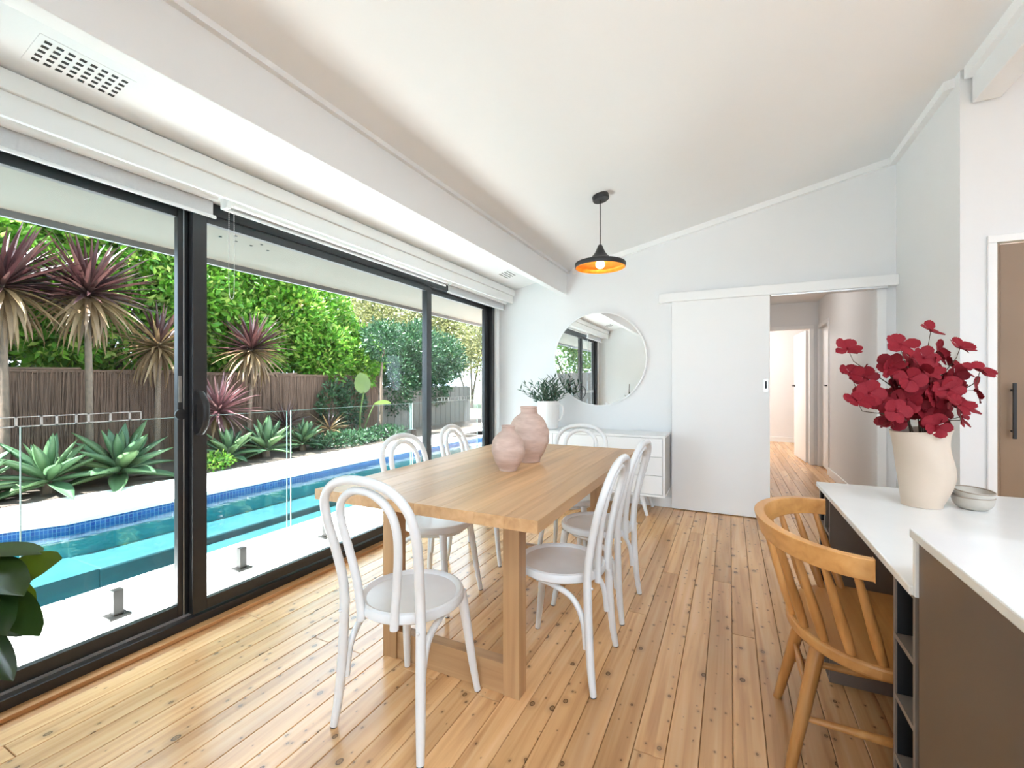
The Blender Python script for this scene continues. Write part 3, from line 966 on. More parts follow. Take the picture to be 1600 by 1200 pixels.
# brushwood fence
bf = empty('brush_fence', (-8.45, 0, OZ)); tag(bf, 'brown brushwood fence behind the agaves', 'fence')
MB().box(-0.06, -3, 0, -0.02, 9.2, 1.50).build('backing', 'brush', bf)
mb = MB()
for i in range(3400):
    y = -3 + 12.2 * i / 3400 + random.uniform(-.01, .01)
    z0 = random.uniform(0, 0.9)
    z1 = min(1.52, z0 + random.uniform(.4, .9)) if random.random() < .75 else 1.53
    x = random.uniform(-0.02, 0.035)
    r = random.uniform(0.003, 0.006)
    dy = random.uniform(-.045, .045)
    mb.tube([(x, y, z0), (x + random.uniform(-.015, .02), y + dy, z1)], r, 3, cap=False)
tw = mb.build('twigs', 'brush', bf)
tw['kind'] = 'stuff'
mb = MB()
for i in range(60):
    yy = -3 + i * .2
    mb.tube([(random.uniform(-.03, .02), yy - .2, 1.50 + random.uniform(-.01, .05)), (random.uniform(-.03, .03), yy + .5, 1.52 + random.uniform(-.02, .05))], 0.02, 5)
mb.build('capping', 'brush', bf)

# paling fence further along
pf = empty('paling_fence', (-8.5, 9.2, OZ)); tag(pf, 'grey timber paling fence below the dark green shrubs', 'fence')
pm = MB().box(-0.01, 0, 0, 0.01, 0.15, 1.25).mesh('paling', 'paling')
for i in range(34):
    inst('paling', pm, pf, Matrix.Translation((0.012 * (i % 2), i * 0.14, random.uniform(-.02, .02))))
# rendered wall and low block wall at the far end
tag(box('garden_wall', 'taupe_render', (-7.4, 12.9, OZ, -2.0, 13.1, 1.64)), 'taupe rendered wall beyond the far end of the pool', 'wall')
lw = empty('retaining_wall', (-6.6, 11.5, OZ)); tag(lw, 'low pale block wall at the far end of the pool', 'wall')
blk = MB().box(0.004, 0, 0.004, 0.496, 0.28, 0.196).mesh('block', 'block_pale')
for r_ in range(2):
    for i in range(9):
        inst('block', blk, lw, Matrix.Translation((i * .5 + (r_ % 2) * .25, 0, r_ * .2)))

# ---- plants
def leaf_cloud(name, material, parent, centres, n, size, flat=0.5, shell=0.45, jitter=0.35):
    """n folded leaves spread through ellipsoids (cx,cy,cz,rx,ry,rz)"""
    cs = np.array(centres, float)
    vol = cs[:, 3] * cs[:, 4] * cs[:, 5]
    pick = RNG.choice(len(cs), n, p=vol ** .7 / (vol ** .7).sum())
    d = RNG.normal(size=(n, 3))
    d /= np.linalg.norm(d, axis=1)[:, None]
    rr = shell + (1 - shell) * RNG.random(n) ** .6
    rr *= 1 + .16 * np.sin(d[:, 0] * 5 + pick) * np.cos(d[:, 1] * 6 + d[:, 2] * 5)
    P = cs[pick, :3] + d * rr[:, None] * cs[pick, 3:]
    ax = d + RNG.normal(size=(n, 3)) * jitter * 1.6 + np.array([0, 0, .25])
    ax /= np.linalg.norm(ax, axis=1)[:, None]
    h = RNG.normal(size=(n, 3))
    sd = np.cross(ax, h)
    sd /= np.linalg.norm(sd, axis=1)[:, None]
    up = np.cross(sd, ax)
    L = size * (0.7 + .6 * RNG.random(n))[:, None]
    w = L * 0.24
    b0 = P
    tip = P + ax * L - up * L * .12
    ml = P + ax * L * .5 + sd * w + up * w * .25
    mr = P + ax * L * .5 - sd * w + up * w * .25
    V = np.stack([b0, ml, tip, mr], 1).reshape(-1, 3)
    idx = np.arange(n) * 4
    F = np.stack([np.stack([idx, idx + 1, idx + 2], 1), np.stack([idx, idx + 2, idx + 3], 1)], 1).reshape(-1, 3)
    me = bpy.data.meshes.new(name)
    me.vertices.add(len(V))
    me.vertices.foreach_set('co', V.astype(np.float32).ravel())
    me.loops.add(F.size)
    me.loops.foreach_set('vertex_index', F.astype(np.int32).ravel())
    me.polygons.add(len(F))
    me.polygons.foreach_set('loop_start', np.arange(len(F), dtype=np.int32) * 3)
    me.polygons.foreach_set('loop_total', np.full(len(F), 3, np.int32))
    me.update(calc_edges=True)
    at = me.attributes.new('rnd', 'FLOAT', 'FACE')
    at.data.foreach_set('value', np.repeat(RNG.random(n), 2).astype(np.float32) * .98)
    me.materials.append(MAT[material])
    o = bpy.data.objects.new(name, me)
    C.objects.link(o)
    o.parent = parent
    o['kind'] = 'stuff'
    return o

def shrub(name, label, cat, loc, material, blobs, n, size, group, trunk=True, bark='bark'):
    t_ = empty(name, loc)
    tag(t_, label, cat, group)
    leaf_cloud('foliage', material, t_, blobs, n, size)
    if trunk:
        mb = MB()
        for b_ in blobs[:4]:
            mb.tube(catmull([(random.uniform(-.1, .1), random.uniform(-.1, .1), -0.1), (b_[0] * .4, b_[1] * .4, b_[2] * .5), (b_[0], b_[1], b_[2] + b_[5] * .3)], 4), [0.07, 0.02], 6)
        mb.build('branches', bark, t_, smooth=True)
    return t_

G = 'bright green shrubs rising behind the brush fence'
shrub('hedge_shrub', 'bright green shrub behind the two tall cordylines at the left edge', 'shrub', (-9.5, 1.4, OZ), 'leaf_bright',
      [(0, 0, 2.4, 1.1, 1.3, 1.2), (0, -.3, 3.6, 1.1, 1.4, 1.1), (.5, .8, 3.0, .7, .8, .9), (.2, -1.4, 2.8, 1, 1, 1.4), (-.4, .2, 4.8, 1.2, 1.6, 1.0)], 26000, 0.14, G)
shrub('hedge_shrub', 'bright green shrub behind the pale drooping cordyline', 'shrub', (-9.5, 3.9, OZ), 'leaf_bright',
      [(0, 0, 2.4, 1.1, 1.3, 1.2), (0, .3, 3.7, 1.1, 1.4, 1.2), (.6, .9, 3.0, .7, .8, .9), (.6, -.9, 2.4, .7, .8, .8), (-.4, 0, 4.9, 1.2, 1.7, 1.0)], 26000, 0.14, G)
shrub('hedge_shrub', 'bright green shrub rising straight above the red cordyline', 'shrub', (-9.5, 6.2, OZ), 'leaf_bright',
      [(0, 0, 2.4, 1.1, 1.3, 1.1), (0, -.2, 3.6, 1.1, 1.4, 1.3), (.6, .7, 2.9, .7, .8, .9), (.6, -.7, 2.3, .7, .9, .8), (-.3, -.2, 4.6, 1.1, 1.4, 1.0)], 26000, 0.13, G)
shrub('hedge_shrub', 'bright green shrub sloping down beside the dark green shrubs', 'shrub', (-9.4, 8.4, OZ), 'leaf_bright',
      [(0, 0, 2.1, 1.0, 1.1, 1.0), (-.1, -.5, 3.1, 1.0, 1.0, 1.1), (.6, .3, 2.0, .7, .8, .8), (.7, -.7, 2.1, .6, .8, .8)], 20000, 0.12, G)
G = 'dense trees standing behind the hedge'
shrub('backdrop_tree', 'dense tree glimpsed behind the left end of the hedge', 'tree', (-12.2, 2.0, OZ), 'leaf_dark',
      [(0, -1.5, 2.4, .9, 1.6, 1.4), (0, 1.2, 2.4, .9, 1.6, 1.4), (0, -1.2, 4.6, 1, 1.8, 1.3), (0, 1.4, 4.6, 1, 1.8, 1.3)], 16000, 0.2, G)
shrub('backdrop_tree', 'dense tree glimpsed behind the middle of the hedge', 'tree', (-12.2, 6.6, OZ), 'leaf_dark',
      [(0, -1.5, 2.4, .9, 1.6, 1.4), (0, 1.2, 2.2, .9, 1.6, 1.2), (0, -1.4, 4.5, 1, 1.8, 1.2), (0, .6, 3.9, 1, 1.4, 1.0)], 16000, 0.2, G)
G = 'dark green shrubs at the far fence'
shrub('dark_shrub', 'dark green shrub overhanging the paling fence, beside the bright hedge', 'shrub', (-8.9, 10.3, OZ), 'leaf_dark',
      [(0, 0, 2.0, .9, 1.0, 1.0), (.4, -.4, 1.3, .6, .7, .8), (.4, .5, 2.3, .8, .9, .9)], 12000, 0.10, G)
shrub('dark_shrub', 'dark green shrub overhanging the paling fence, next to the window mullion', 'shrub', (-9.2, 12.0, OZ), 'leaf_dark',
      [(0, 0, 2.1, 1, 1.1, 1.1), (.6, -.2, 1.4, .6, .8, .8), (.4, .7, 2.2, .8, .9, .8)], 12000, 0.10, G)
G = 'sunlit olive trees on the slope behind'
shrub('slope_tree', 'olive tree on the slope above the dark shrubs', 'tree', (-17.5, 21, OZ), 'leaf_olive',
      [(0, 0, 5.4, 2.6, 2.6, 2.4), (1.5, .8, 4.0, 2, 2, 2), (-1.5, -.8, 4.4, 2, 2, 2)], 12000, 0.22, G)
shrub('slope_tree', 'olive tree just left of the grey roof next door', 'tree', (-13.3, 22, OZ), 'leaf_olive',
      [(0, 0, 5.0, 2.2, 2.4, 2.3), (1.4, .3, 6.2, 1.8, 1.8, 1.8), (-1.2, -.8, 3.4, 1.8, 1.8, 1.8)], 11000, 0.22, G)
shrub('slope_tree', 'olive tree filling the sky gap over the hedge end', 'tree', (-27, 27, OZ), 'leaf_olive',
      [(0, 0, 5.5, 3.5, 3.5, 3.0), (3, 2.5, 5.0, 3, 3, 2.6), (-3, -1, 5.0, 3, 3, 2.6)], 11000, 0.3, G)
shrub('slope_tree', 'light leafy tree in front of the white house next door', 'tree', (-8.6, 15.6, OZ), 'leaf_olive',
      [(0, 0, 2.6, 1.1, 1.0, 1.1), (.9, .2, 2.0, .9, .8, .8), (-.6, .2, 3.4, .9, .9, 1.0)], 5000, 0.14, G)

# side boundary that the mirror shows through the windows
sf = empty('side_fence', (-9.0, -7.2, OZ)); tag(sf, 'grey timber side fence seen only in the mirror', 'fence')
pm2 = MB().box(0, -0.01, 0, 0.145, 0.01, 1.75).mesh('paling', 'paling')
for i in range(48):
    inst('paling', pm2, sf, Matrix.Translation((i * 0.15, 0.012 * (i % 2), random.uniform(-.02, .02))))
tag(box('side_paving', 'terrace_stone', (-9.5, -8, OZ - .2, WX - T, -3.0, OZ)), kind='structure')
shrub('side_shrub', 'green shrub above the side fence in the mirror', 'shrub', (-5.6, -8.6, OZ), 'leaf_bright',
      [(-1.2, 0, 2.6, 1.6, .9, 1.5), (1.4, 0, 2.8, 1.6, .9, 1.6), (0, 0, 4.0, 1.8, 1, 1.2)], 12000, 0.16, None)

# house next door
hn = empty('neighbour_house', (-12.5, 25, OZ)); tag(hn, 'white house with grey roof beyond the far wall', 'house')
MB().box(0, 0, 0, 9, 6, 3.2).build('walls', 'house_white', hn)
rf = MB().hexa([(-.8, -.8, 3.1), (9.6, -.8, 3.9), (9.6, 6.5, 3.9), (-.8, 6.5, 3.1), (-.8, -.8, 3.3), (9.6, -.8, 4.5), (9.6, 6.5, 4.5), (-.8, 6.5, 3.3)]).build('roof', 'roof_metal', hn)
MB().hexa([(-.85, -.95, 3.1), (9.6, -.95, 3.9), (9.6, -.8, 3.9), (-.85, -.8, 3.1), (-.85, -.95, 3.25), (9.6, -.95, 4.05), (9.6, -.8, 4.05), (-.85, -.8, 3.25)]).build('gutter', 'trim_paint', rf)

# narrow leaf meshes, local +X along the leaf, unit length
def strap_leaf(name, material, width, droop, seg=6, fold=0.25, peak=0.35, tipw=0.0):
    mb = MB()
    for i in range(seg + 1):
        t_ = i / seg
        w = width * (math.sin(math.pi * min(1, (t_ / peak) * .5)) if t_ < peak else ((1 - t_) / (1 - peak)) ** .7)
        w = max(w, 0.002 if i == seg else width * .45 if i == 0 else 0.002)
        x = t_ * (1 - .18 * droop * t_)
        z = .10 * t_ - droop * .55 * t_ * t_
        mb.v += [(x, -w / 2, z + fold * w), (x, 0, z), (x, w / 2, z + fold * w)]
    for i in range(seg):
        a_ = i * 3
        mb.f += [(a_, a_ + 1, a_ + 4, a_ + 3), (a_ + 1, a_ + 2, a_ + 5, a_ + 4)]
    return mb.mesh(name, material, True)
STR = {}
for mname in ('leaf_burgundy', 'leaf_dry', 'leaf_pinkish'):
    STR[mname] = [strap_leaf('leaf', mname, 0.075, dr) for dr in (0.05, 0.35, 0.8)]

def cordyline(x, y, zc, L, n, label, green='leaf_burgundy', dry=0.35, low=-0.8, trunk=0.042):
    t_ = empty('cordyline', (x, y, OZ))
    tag(t_, label, 'cordyline', 'spiky cordylines in the garden bed')
    hgt = zc - OZ
    bend = random.uniform(-.08, .08)
    if hgt > 0.5:
        MB().tube(catmull([(0, bend, 0), (bend * .5, bend * .6, hgt * .4), (0, 0, hgt * .8), (0, 0, hgt)], 5), [trunk * 1.1, trunk * .8], 9).build('trunk', 'bark', t_, smooth=True)
    ga = math.pi * (3 - math.sqrt(5))
    for i in range(n):
        f = (i + .5) / n
        sz = 0.95 - (0.95 - low) * f
        a_ = i * ga + random.uniform(-.2, .2)
        rr = math.sqrt(max(0.02, 1 - sz * sz))
        d = Vector((rr * math.cos(a_), rr * math.sin(a_), sz))
        isdry = f > 1 - dry
        me = STR['leaf_dry' if isdry else green][random.choice([0, 0, 1]) if f < .45 else random.choice([1, 1, 0]) if f < .7 else random.choice([1, 2])]
        M = Matrix.Translation((d.x * .03, d.y * .03, hgt - f * 0.16 * L)) @ frame_dir(d, roll=random.uniform(-.4, .4)) @ Matrix.Scale(L * random.uniform(.8, 1.08), 4)
        inst('leaf', me, t_, M)
cordyline(-7.9, 2.18, 2.45, 0.86, 180, 'tall dark cordyline cut by the left picture edge', low=-0.97)
cordyline(-7.9, 2.98, 2.50, 0.86, 190, 'tall dark cordyline with bare pale trunk, whole crown in the nearest pane', low=-0.97)
cordyline(-8.1, 3.92, 1.85, 0.74, 130, 'pale dried cordyline with drooping leaves beside the dark mullion', dry=0.8, low=-0.95)
cordyline(-7.9, 5.32, 1.88, 0.76, 160, 'red-brown cordyline with tan skirt in the middle of the wide pane', dry=0.45, low=-0.95)
cordyline(-7.7, 4.60, 0.80, 0.66, 130, 'low pinkish cordyline beside the door handle', green='leaf_pinkish', dry=0.1, low=-0.75)
cordyline(-8.0, 6.1, 0.42, 0.5, 60, 'small dark red cordyline behind the glass fence', dry=0.1, low=-0.4)
cordyline(-7.9, 7.1, 0.25, 0.5, 50, 'small dried cordyline clump beside the broad-leaved plant', dry=0.85, low=-0.5)

# agaves
def agave_leaf(name, width, curl, seg=8):
    mb = MB()
    for i in range(seg + 1):
        t_ = i / seg
        w = width * (0.42 + 0.58 * math.sin(math.pi * min(1.0, t_ / .5) / 2)) if t_ < .5 else width * max(0.004, (1 - ((t_ - .5) / .5) ** 1.7))
        z = curl * (t_ ** 2) * .5
        th = .02 * (1 - t_) + .004
        mb.v += [(t_, -w / 2, z + .28 * w), (t_, -w / 5, z + .03 * w), (t_, w / 5, z + .03 * w), (t_, w / 2, z + .28 * w), (t_, w / 5, z - th), (t_, -w / 5, z - th)]
    for i in range(seg):
        a_ = i * 6
        for k in range(6):
            mb.f.append((a_ + k, a_ + (k + 1) % 6, a_ + 6 + (k + 1) % 6, a_ + 6 + k))
    mb.f.append((0, 1, 2, 3, 4, 5))
    mb.f.append(tuple(seg * 6 + k for k in reversed(range(6))))
    return mb.mesh(name, 'leaf_agave', True)
AG = [agave_leaf('leaf', w, c) for w, c in ((0.27, -0.22), (0.30, -0.05), (0.25, 0.15))]
def agave(x, y, r, label, z=OZ + 0.12, n=24):
    t_ = empty('agave', (x, y, OZ))
    tag(t_, label, 'agave', 'grey-green agaves along the pool')
    MB().tube([(0, 0, 0), (0, 0, z - OZ + .06)], [.07, .05], 10).build('stem', 'bark', t_)
    ga = math.pi * (3 - math.sqrt(5))
    for i in range(n):
        f = (i + .5) / n
        el = math.radians(82 - 92 * f ** .8 + random.uniform(-7, 7))
        a_ = i * ga + random.uniform(-.15, .15)
        d = Vector((math.cos(el) * math.cos(a_), math.cos(el) * math.sin(a_), math.sin(el)))
        me = AG[2 if f < .25 else 1 if f < .6 else 0]
        M = Matrix.Translation((d.x * .04, d.y * .04, z - OZ + .12 * (1 - f))) @ frame_dir(d) @ Matrix.Scale(r * random.uniform(.85, 1.08) * (.8 if f < .2 else 1), 4)
        inst('leaf', me, t_, M)
agave(-7.45, 1.75, 0.55, 'agave cut off by the left picture edge')
agave(-7.40, 2.42, 0.60, 'agave behind the joint of the two nearest glass fence panels')
agave(-7.38, 3.12, 0.70, 'largest agave in the nearest pane, in front of the bare cordyline trunk', n=28)
agave(-7.45, 4.62, 0.52, 'agave under the low pinkish cordyline')
agave(-7.55, 5.35, 0.62, 'tall agave below the red-brown cordyline')
agave(-7.65, 6.20, 0.50, 'agave behind the glass joint in the wide pane')

# ground cover and small fillers
shrub('ground_cover', 'low yellow-green ground cover beside the pool edge under the agave', 'shrub', (-7.2, 4.2, OZ), 'leaf_bright', [(0, 0, .12, .25, .3, .14)], 500, 0.06, None, trunk=False)
shrub('ground_cover', 'low green edging plant right of the agaves', 'shrub', (-7.45, 7.4, OZ), 'leaf_dark', [(0, -.3, .12, .35, .9, .2), (0, .9, .12, .3, .9, .2)], 2500, 0.08, None, trunk=False)
shrub('climber', 'thin green climber on the brush fence near the broad leaf', 'shrub', (-8.3, 7.6, OZ), 'leaf_dark', [(0, 0, .8, .15, .5, .6), (0, .6, .9, .15, .4, .6)], 1600, 0.09, None, trunk=False)
# broad-leaved plant
bp_ = empty('broad_leaf_plant', (-7.9, 8.0, OZ)); tag(bp_, 'plant with one large pale green paddle leaf', 'plant')
MB().tube(catmull([(0, 0, 0), (.05, -.05, .6), (.1, 0.02, 1.15)], 5), [.03, .015], 8).build('stalk', 'leaf_banana', bp_, smooth=True)
MB().tube(catmull([(.05, .05, 0), (.1, .1, .4), (.25, .2, .85)], 5), [.025, .01], 8).build('stalk', 'leaf_banana', bp_, smooth=True)
def rubber_leaf(w, fold, curl, material='leaf_rubber', name='leaf'):
    mb = MB()
    rows = 9
    for i in range(rows + 1):
        t_ = i / rows
        ww_ = w * math.sin(math.pi * min(1, .06 + .90 * t_ ** .9)) ** .75 if t_ < .97 else .012
        for s_ in (-1, -.5, 0, .5, 1):
            mb.v.append((t_, s_ * ww_ / 2, fold * abs(s_) * ww_ * .35 - curl * t_ * t_ * .3))
    for i in range(rows):
        for j in range(4):
            a_ = i * 5 + j
            mb.f.append((a_, a_ + 1, a_ + 6, a_ + 5))
    return mb.mesh(name, material, True)
big = rubber_leaf(.75, .25, .4, 'leaf_banana', 'paddle_leaf')
inst('paddle_leaf', big, bp_, Matrix.Translation((.1, .02, 1.12)) @ frame_dir((.1, -.30, .9), up=Vector((.8, -.6, 0))) @ Matrix.Scale(.5, 4))
inst('paddle_leaf', big, bp_, Matrix.Translation((.25, .2, .85)) @ frame_dir((.4, .6, .1), roll=-.4) @ Matrix.Scale(.4, 4))
ts = empty('slender_tree', (-7.7, 8.45, OZ)); tag(ts, 'slender pale tree trunk in front of the paling fence', 'tree')
MB().tube(catmull([(0, 0, 0), (.03, .02, .8), (0, .05, 1.6), (.05, .1, 2.2)], 5), [.045, .025], 8).build('trunk', 'bark', ts, smooth=True)
leaf_cloud('foliage', 'leaf_dark', ts, [(0, .1, 2.4, .5, .5, .5)], 1500, .1)

# ------------------------------------------------------------------ dining table
tb = empty('dining_table', (-1.05, 2.19, 0)); tag(tb, 'long oak dining table with plank top and square legs', 'table')
tx0, tx1, ty0, ty1 = -0.505, 0.50, -0.87, 0.865
nb = 8
ws = np.array([1.1, .95, 1.0, 1.05, .9, 1.1, .95, .95]); ws = ws / ws.sum() * (tx1 - tx0)
x = tx0
for i in range(nb):
    o = MB().box(0, 0, 0, ws[i], ty1 - ty0, 0.042).build('tabletop_board', 'oak', tb, bevel=0.0012)
    o.location = (x, ty0, 0.721)
    x += ws[i]
LX = (-1.383 + 1.05, -1.309 + 1.05, -0.786 + 1.05, -0.717 + 1.05)
for (ya, yb) in ((1.5375 - 2.19, 1.602 - 2.19), (2.74 - 2.19, 2.805 - 2.19)):
    for (xa, xb) in ((LX[0], LX[1]), (LX[2], LX[3])):
        box('leg', 'oak_upright', (xa, ya, 0, xb, yb, 0.7205), tb, 0.0015)
    box('stretcher', 'oak_cross', (LX[1], ya + .006, 0, LX[2], yb - .006, 0.118), tb, 0.0015)
    box('rail', 'oak_cross', (LX[1], ya + .006, 0.655, LX[2], yb - .006, 0.7205), tb, 0.0015)

# ------------------------------------------------------------------ bentwood chairs
def make_chair():
    t_ = empty('dining_chair')
    def mir(pts):
        return pts + [(-x_, y_, z_) for x_, y_, z_ in reversed(pts[:-1])]
    seat = [(0.0001, .424), (.12, .425), (.162, .428), (.168, .436), (.178, .440), (.187, .436), (.192, .424), (.191, .408), (.184, .402), (.0001, .402)]
    MB().lathe(seat, 40).build('seat', 'white_lacquer', t_, smooth=True)
    for s_ in (-1, 1):
        MB().tube(catmull([(s_ * .132, .128, .405), (s_ * .145, .146, .28), (s_ * .160, .166, .12), (s_ * .172, .184, .004)], 5), [.020, .018, .015, .0125], 12).build('leg', 'white_lacquer', t_, smooth=True)
        MB().tube([(s_ * .172, .184, .004), (s_ * .1722, .1845, 0)], .0115, 10).build('foot_pad', 'dark_slot', t_)
        MB().tube(catmull([(s_ * .166, -.166, .44), (s_ * .167, -.167, .40), (s_ * .170, -.172, .25), (s_ * .178, -.183, .10), (s_ * .187, -.196, .004)], 5), [.0168, .0168, .017, .0155, .013], 12).build('leg', 'white_lacquer', t_, smooth=True)
        MB().tube([(s_ * .187, -.196, .004), (s_ * .1872, -.1965, 0)], .012, 10).build('foot_pad', 'dark_slot', t_)
        MB().lathe([(.0065, 0), (.006, .004), (.003, .0065), (.0001, .007)], 10).build('bolt_cap', 'white_lacquer', t_, smooth=True).matrix_local = Matrix.Translation((s_ * .168, -.183, .405)) @ Matrix.Rotation(math.pi / 2, 4, 'X')
    hoop = mir([(-.166, -.166, .43), (-.168, -.174, .52), (-.180, -.196, .63), (-.189, -.222, .73), (-.176, -.246, .812), (-.125, -.260, .866), (-.06, -.266, .888), (0, -.268, .893)])
    MB().tube(catmull(hoop, 5), [.0168, .0158, .0150, .0150, .0150, .0158, .0168], 12).build('back_hoop', 'white_lacquer', t_, smooth=True)
    inner = mir([(-.072, -.184, .395), (-.074, -.184, .44), (-.088, -.190, .54), (-.108, -.207, .65), (-.118, -.226, .735), (-.104, -.243, .803), (-.055, -.2525, .846), (0, -.2555, .858)])
    MB().tube(catmull(inner, 5), [.0148, .014, .0135, .014, .0148], 12).build('inner_hoop', 'white_lacquer', t_, smooth=True)
    brace = mir([(-.164, -.160, .165), (-.160, -.146, .27), (-.150, -.10, .345), (-.142, -.02, .378), (-.118, .07, .385), (-.065, .128, .386), (0, .145, .386)])
    MB().tube(catmull(brace, 5), .0118, 10).build('brace_hoop', 'white_lacquer', t_, smooth=True)
    return t_
ch0 = make_chair()
G = 'white bentwood chairs around the dining table'
spots = [(-1.06, 1.335, 0.0, 'white bentwood chair nearest the camera at the near table end'),
         (-1.49, 2.10, -math.pi / 2, 'white bentwood chair on the window side, nearer of the two'),
         (-1.56, 2.76, -math.pi / 2 + math.radians(7), 'white bentwood chair on the window side, farther of the two'),
         (-0.665, 1.865, math.pi / 2, 'white bentwood chair on the open floor side, nearer of the two'),
         (-0.668, 2.445, math.pi / 2 + math.radians(-3), 'white bentwood chair on the open floor side, farther of the two'),
         (-0.985, 2.95, math.pi, 'white bentwood chair at the far table end by the sideboard')]
for i, (x, y, rz, lab) in enumerate(spots):
    o = ch0 if i == 0 else copy_tree(ch0)
    o.location = (x, y, 0)
    o.rotation_euler = (0, 0, rz)
    tag(o, lab, 'chair', G)

# ------------------------------------------------------------------ clay vases on the table
def clay_vase(x, y, s, prof, label, seed):
    t_ = empty('clay_vase', (x, y, 0.763)); tag(t_, label, 'vase', 'rough pink clay vases on the dining table')
    def warp(p, a_, z):
        k = 1 + 0.022 * math.sin(3 * a_ + z * 40 + seed) + 0.018 * math.sin(z * 110 + 1.5 * math.sin(a_) + seed) + .012 * math.sin(7 * a_ - z * 30)
        return (p[0] * k, p[1] * k, p[2])
    pts = catmull([(r, 0, z) for r, z in prof], 4)
    MB().lathe([(max(.0002, p.x * s), p.z * s) for p in pts], 40, warp=warp).build('body', 'clay_pink', t_, smooth=True)
    r_, z_ = prof[-5][0] * s, prof[-5][1] * s
    MB().lathe([(r_ * .80, z_ - .004 * s), (r_ * 1.0, z_ + .004 * s), (r_ * 1.05, z_ + .012 * s), (r_ * .95, z_ + .016 * s), (r_ * .82, z_ + .006 * s)], 32, cap=False).build('lip', 'clay_pink', t_, smooth=True)
prof = [(.0001, 0), (.055, .0), (.062, .012), (.085, .05), (.108, .10), (.112, .15), (.102, .20), (.075, .245), (.047, .268), (.045, .290), (.036, .288), (.036, .262), (.06, .20), (.0001, .19)]
clay_vase(-1.02, 2.315, 1.02, prof, 'larger pink clay vase, behind the other on the table', 1.0)
clay_vase(-1.01, 2.035, 0.745, prof, 'smaller pink clay vase, in front on the table', 3.7)

# ------------------------------------------------------------------ sideboard
sb = empty('sideboard', (0, 0, 0)); tag(sb, 'low white sideboard with drawers under the round mirror', 'sideboard')
sx0, sx1, sy0, sy1, sz0, sz1 = -1.98, -0.515, 4.17, 4.57, 0.185, 0.735
c_ = MB()
c_.box(sx0, sy0, sz1 - .02, sx1, sy1, sz1).box(sx0, sy0, sz0, sx1, sy1, sz0 + .02)
c_.box(sx0, sy0, sz0 + .02, sx0 + .02, sy1, sz1 - .02).box(sx0 + .02, sy1 - .01, sz0 + .02, sx1 - .02, sy1, sz1 - .02)
c_.box(sx0 + .02, sy0 + .03, sz0 + .02, sx1 - .02, sy0 + .04, sz1 - .02)
c_.build('carcass', 'white_gloss', sb, bevel=0.0015)
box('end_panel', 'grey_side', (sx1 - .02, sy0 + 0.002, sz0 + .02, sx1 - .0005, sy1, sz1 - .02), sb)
box('edge_strip', 'white_gloss', (sx1 - .02, sy0 - .001, sz0, sx1, sy0 + .004, sz1), sb)
def front(x0, x1, z0, z1, kx, kz):
    d_ = box('drawer', 'white_gloss', (x0 + .002, sy0 + .002, z0 + .002, x1 - .002, sy0 + .026, z1 - .002), sb, 0.001)
    MB().lathe([(.006, 0), (.006, .012), (.012, .018), (.0115, .026), (.0001, .027)], 14).build('knob', 'steel', d_, smooth=True).matrix_local = Matrix.Translation((kx, sy0 + .002, kz)) @ Matrix.Rotation(math.pi / 2, 4, 'X')
zz = np.linspace(sz0 + .022, sz1 - .022, 4)
for i in range(3):
    front(-1.16, sx1 - .022, zz[i], zz[i + 1], -0.72, (zz[i] + zz[i + 1]) / 2 + .02)
for (x0, x1) in ((sx0 + .022, -1.58), (-1.58, -1.16)):
    front(x0, x1, zz[0], zz[3], x1 - .05 if x0 < -1.6 else x0 + .05, .55)
for (x, sgn) in ((sx0 + .22, -1), (sx1 - .22, 1)):
    for (y, ys) in ((sy0 + .07, -1), (sy1 - .07, 1)):
        MB().tube([(x, y, sz0), (x + sgn * .06, y + ys * .035, 0)], [.024, .013], 10).build('leg', 'white_gloss', sb, smooth=True)

# white pitcher with leafy stems on the sideboard
pt = empty('white_pitcher', (-1.70, 4.37, 0.735)); tag(pt, 'white ribbed ceramic jug on the sideboard holding grey-green stems', 'jug')
pp = catmull([(.0001, 0, 0), (.085, 0, 0), (.100, 0, .02), (.112, 0, .10), (.113, 0, .18), (.108, 0, .25), (.116, 0, .285), (.110, 0, .285), (.100, 0, .24), (.0001, 0, .20)], 4)
MB().lathe([(max(.0002, p.x), p.z) for p in pp], 40, warp=lambda p, a_, z: (p[0] * (1 + .012 * math.cos(14 * a_)), p[1] * (1 + .012 * math.cos(14 * a_)), p[2])).build('body', 'white_gloss', pt, smooth=True)
MB().tube(catmull([(.105, 0, .25), (.15, 0, .24), (.16, 0, .18), (.14, 0, .11), (.108, 0, .09)], 5), .009, 8).build('handle', 'white_gloss', pt, smooth=True)
gs = empty('leafy_stems', (-1.70, 4.37, 1.0)); tag(gs, 'bunch of narrow grey-green leafy stems in the white jug', 'foliage')
stm = MB()
cs = []
lv = []
for i in range(26):
    a_ = random.uniform(0, 2 * math.pi)
    el = random.uniform(.45, 1.45)
    L = random.uniform(.20, .33)
    d = Vector((math.cos(a_) * math.cos(el), math.sin(a_) * math.cos(el) * .6, math.sin(el)))
    p0 = Vector((d.x * .05, d.y * .05, -.04))
    p1 = p0 + d * L
    stm.tube([p0, (p0 + p1) / 2 + Vector((0, 0, .015)), p1], .0018, 5)
    for k in range(11):
        q = p0.lerp(p1, .18 + .82 * k / 10)
        az = k * 2.4 + i
        dd = (d * .8 + Vector((math.cos(az), math.sin(az), .2)) * .75).normalized()
        lv.append((q, dd))
stm.build('stems', 'stem_brown', gs)
mb = MB()
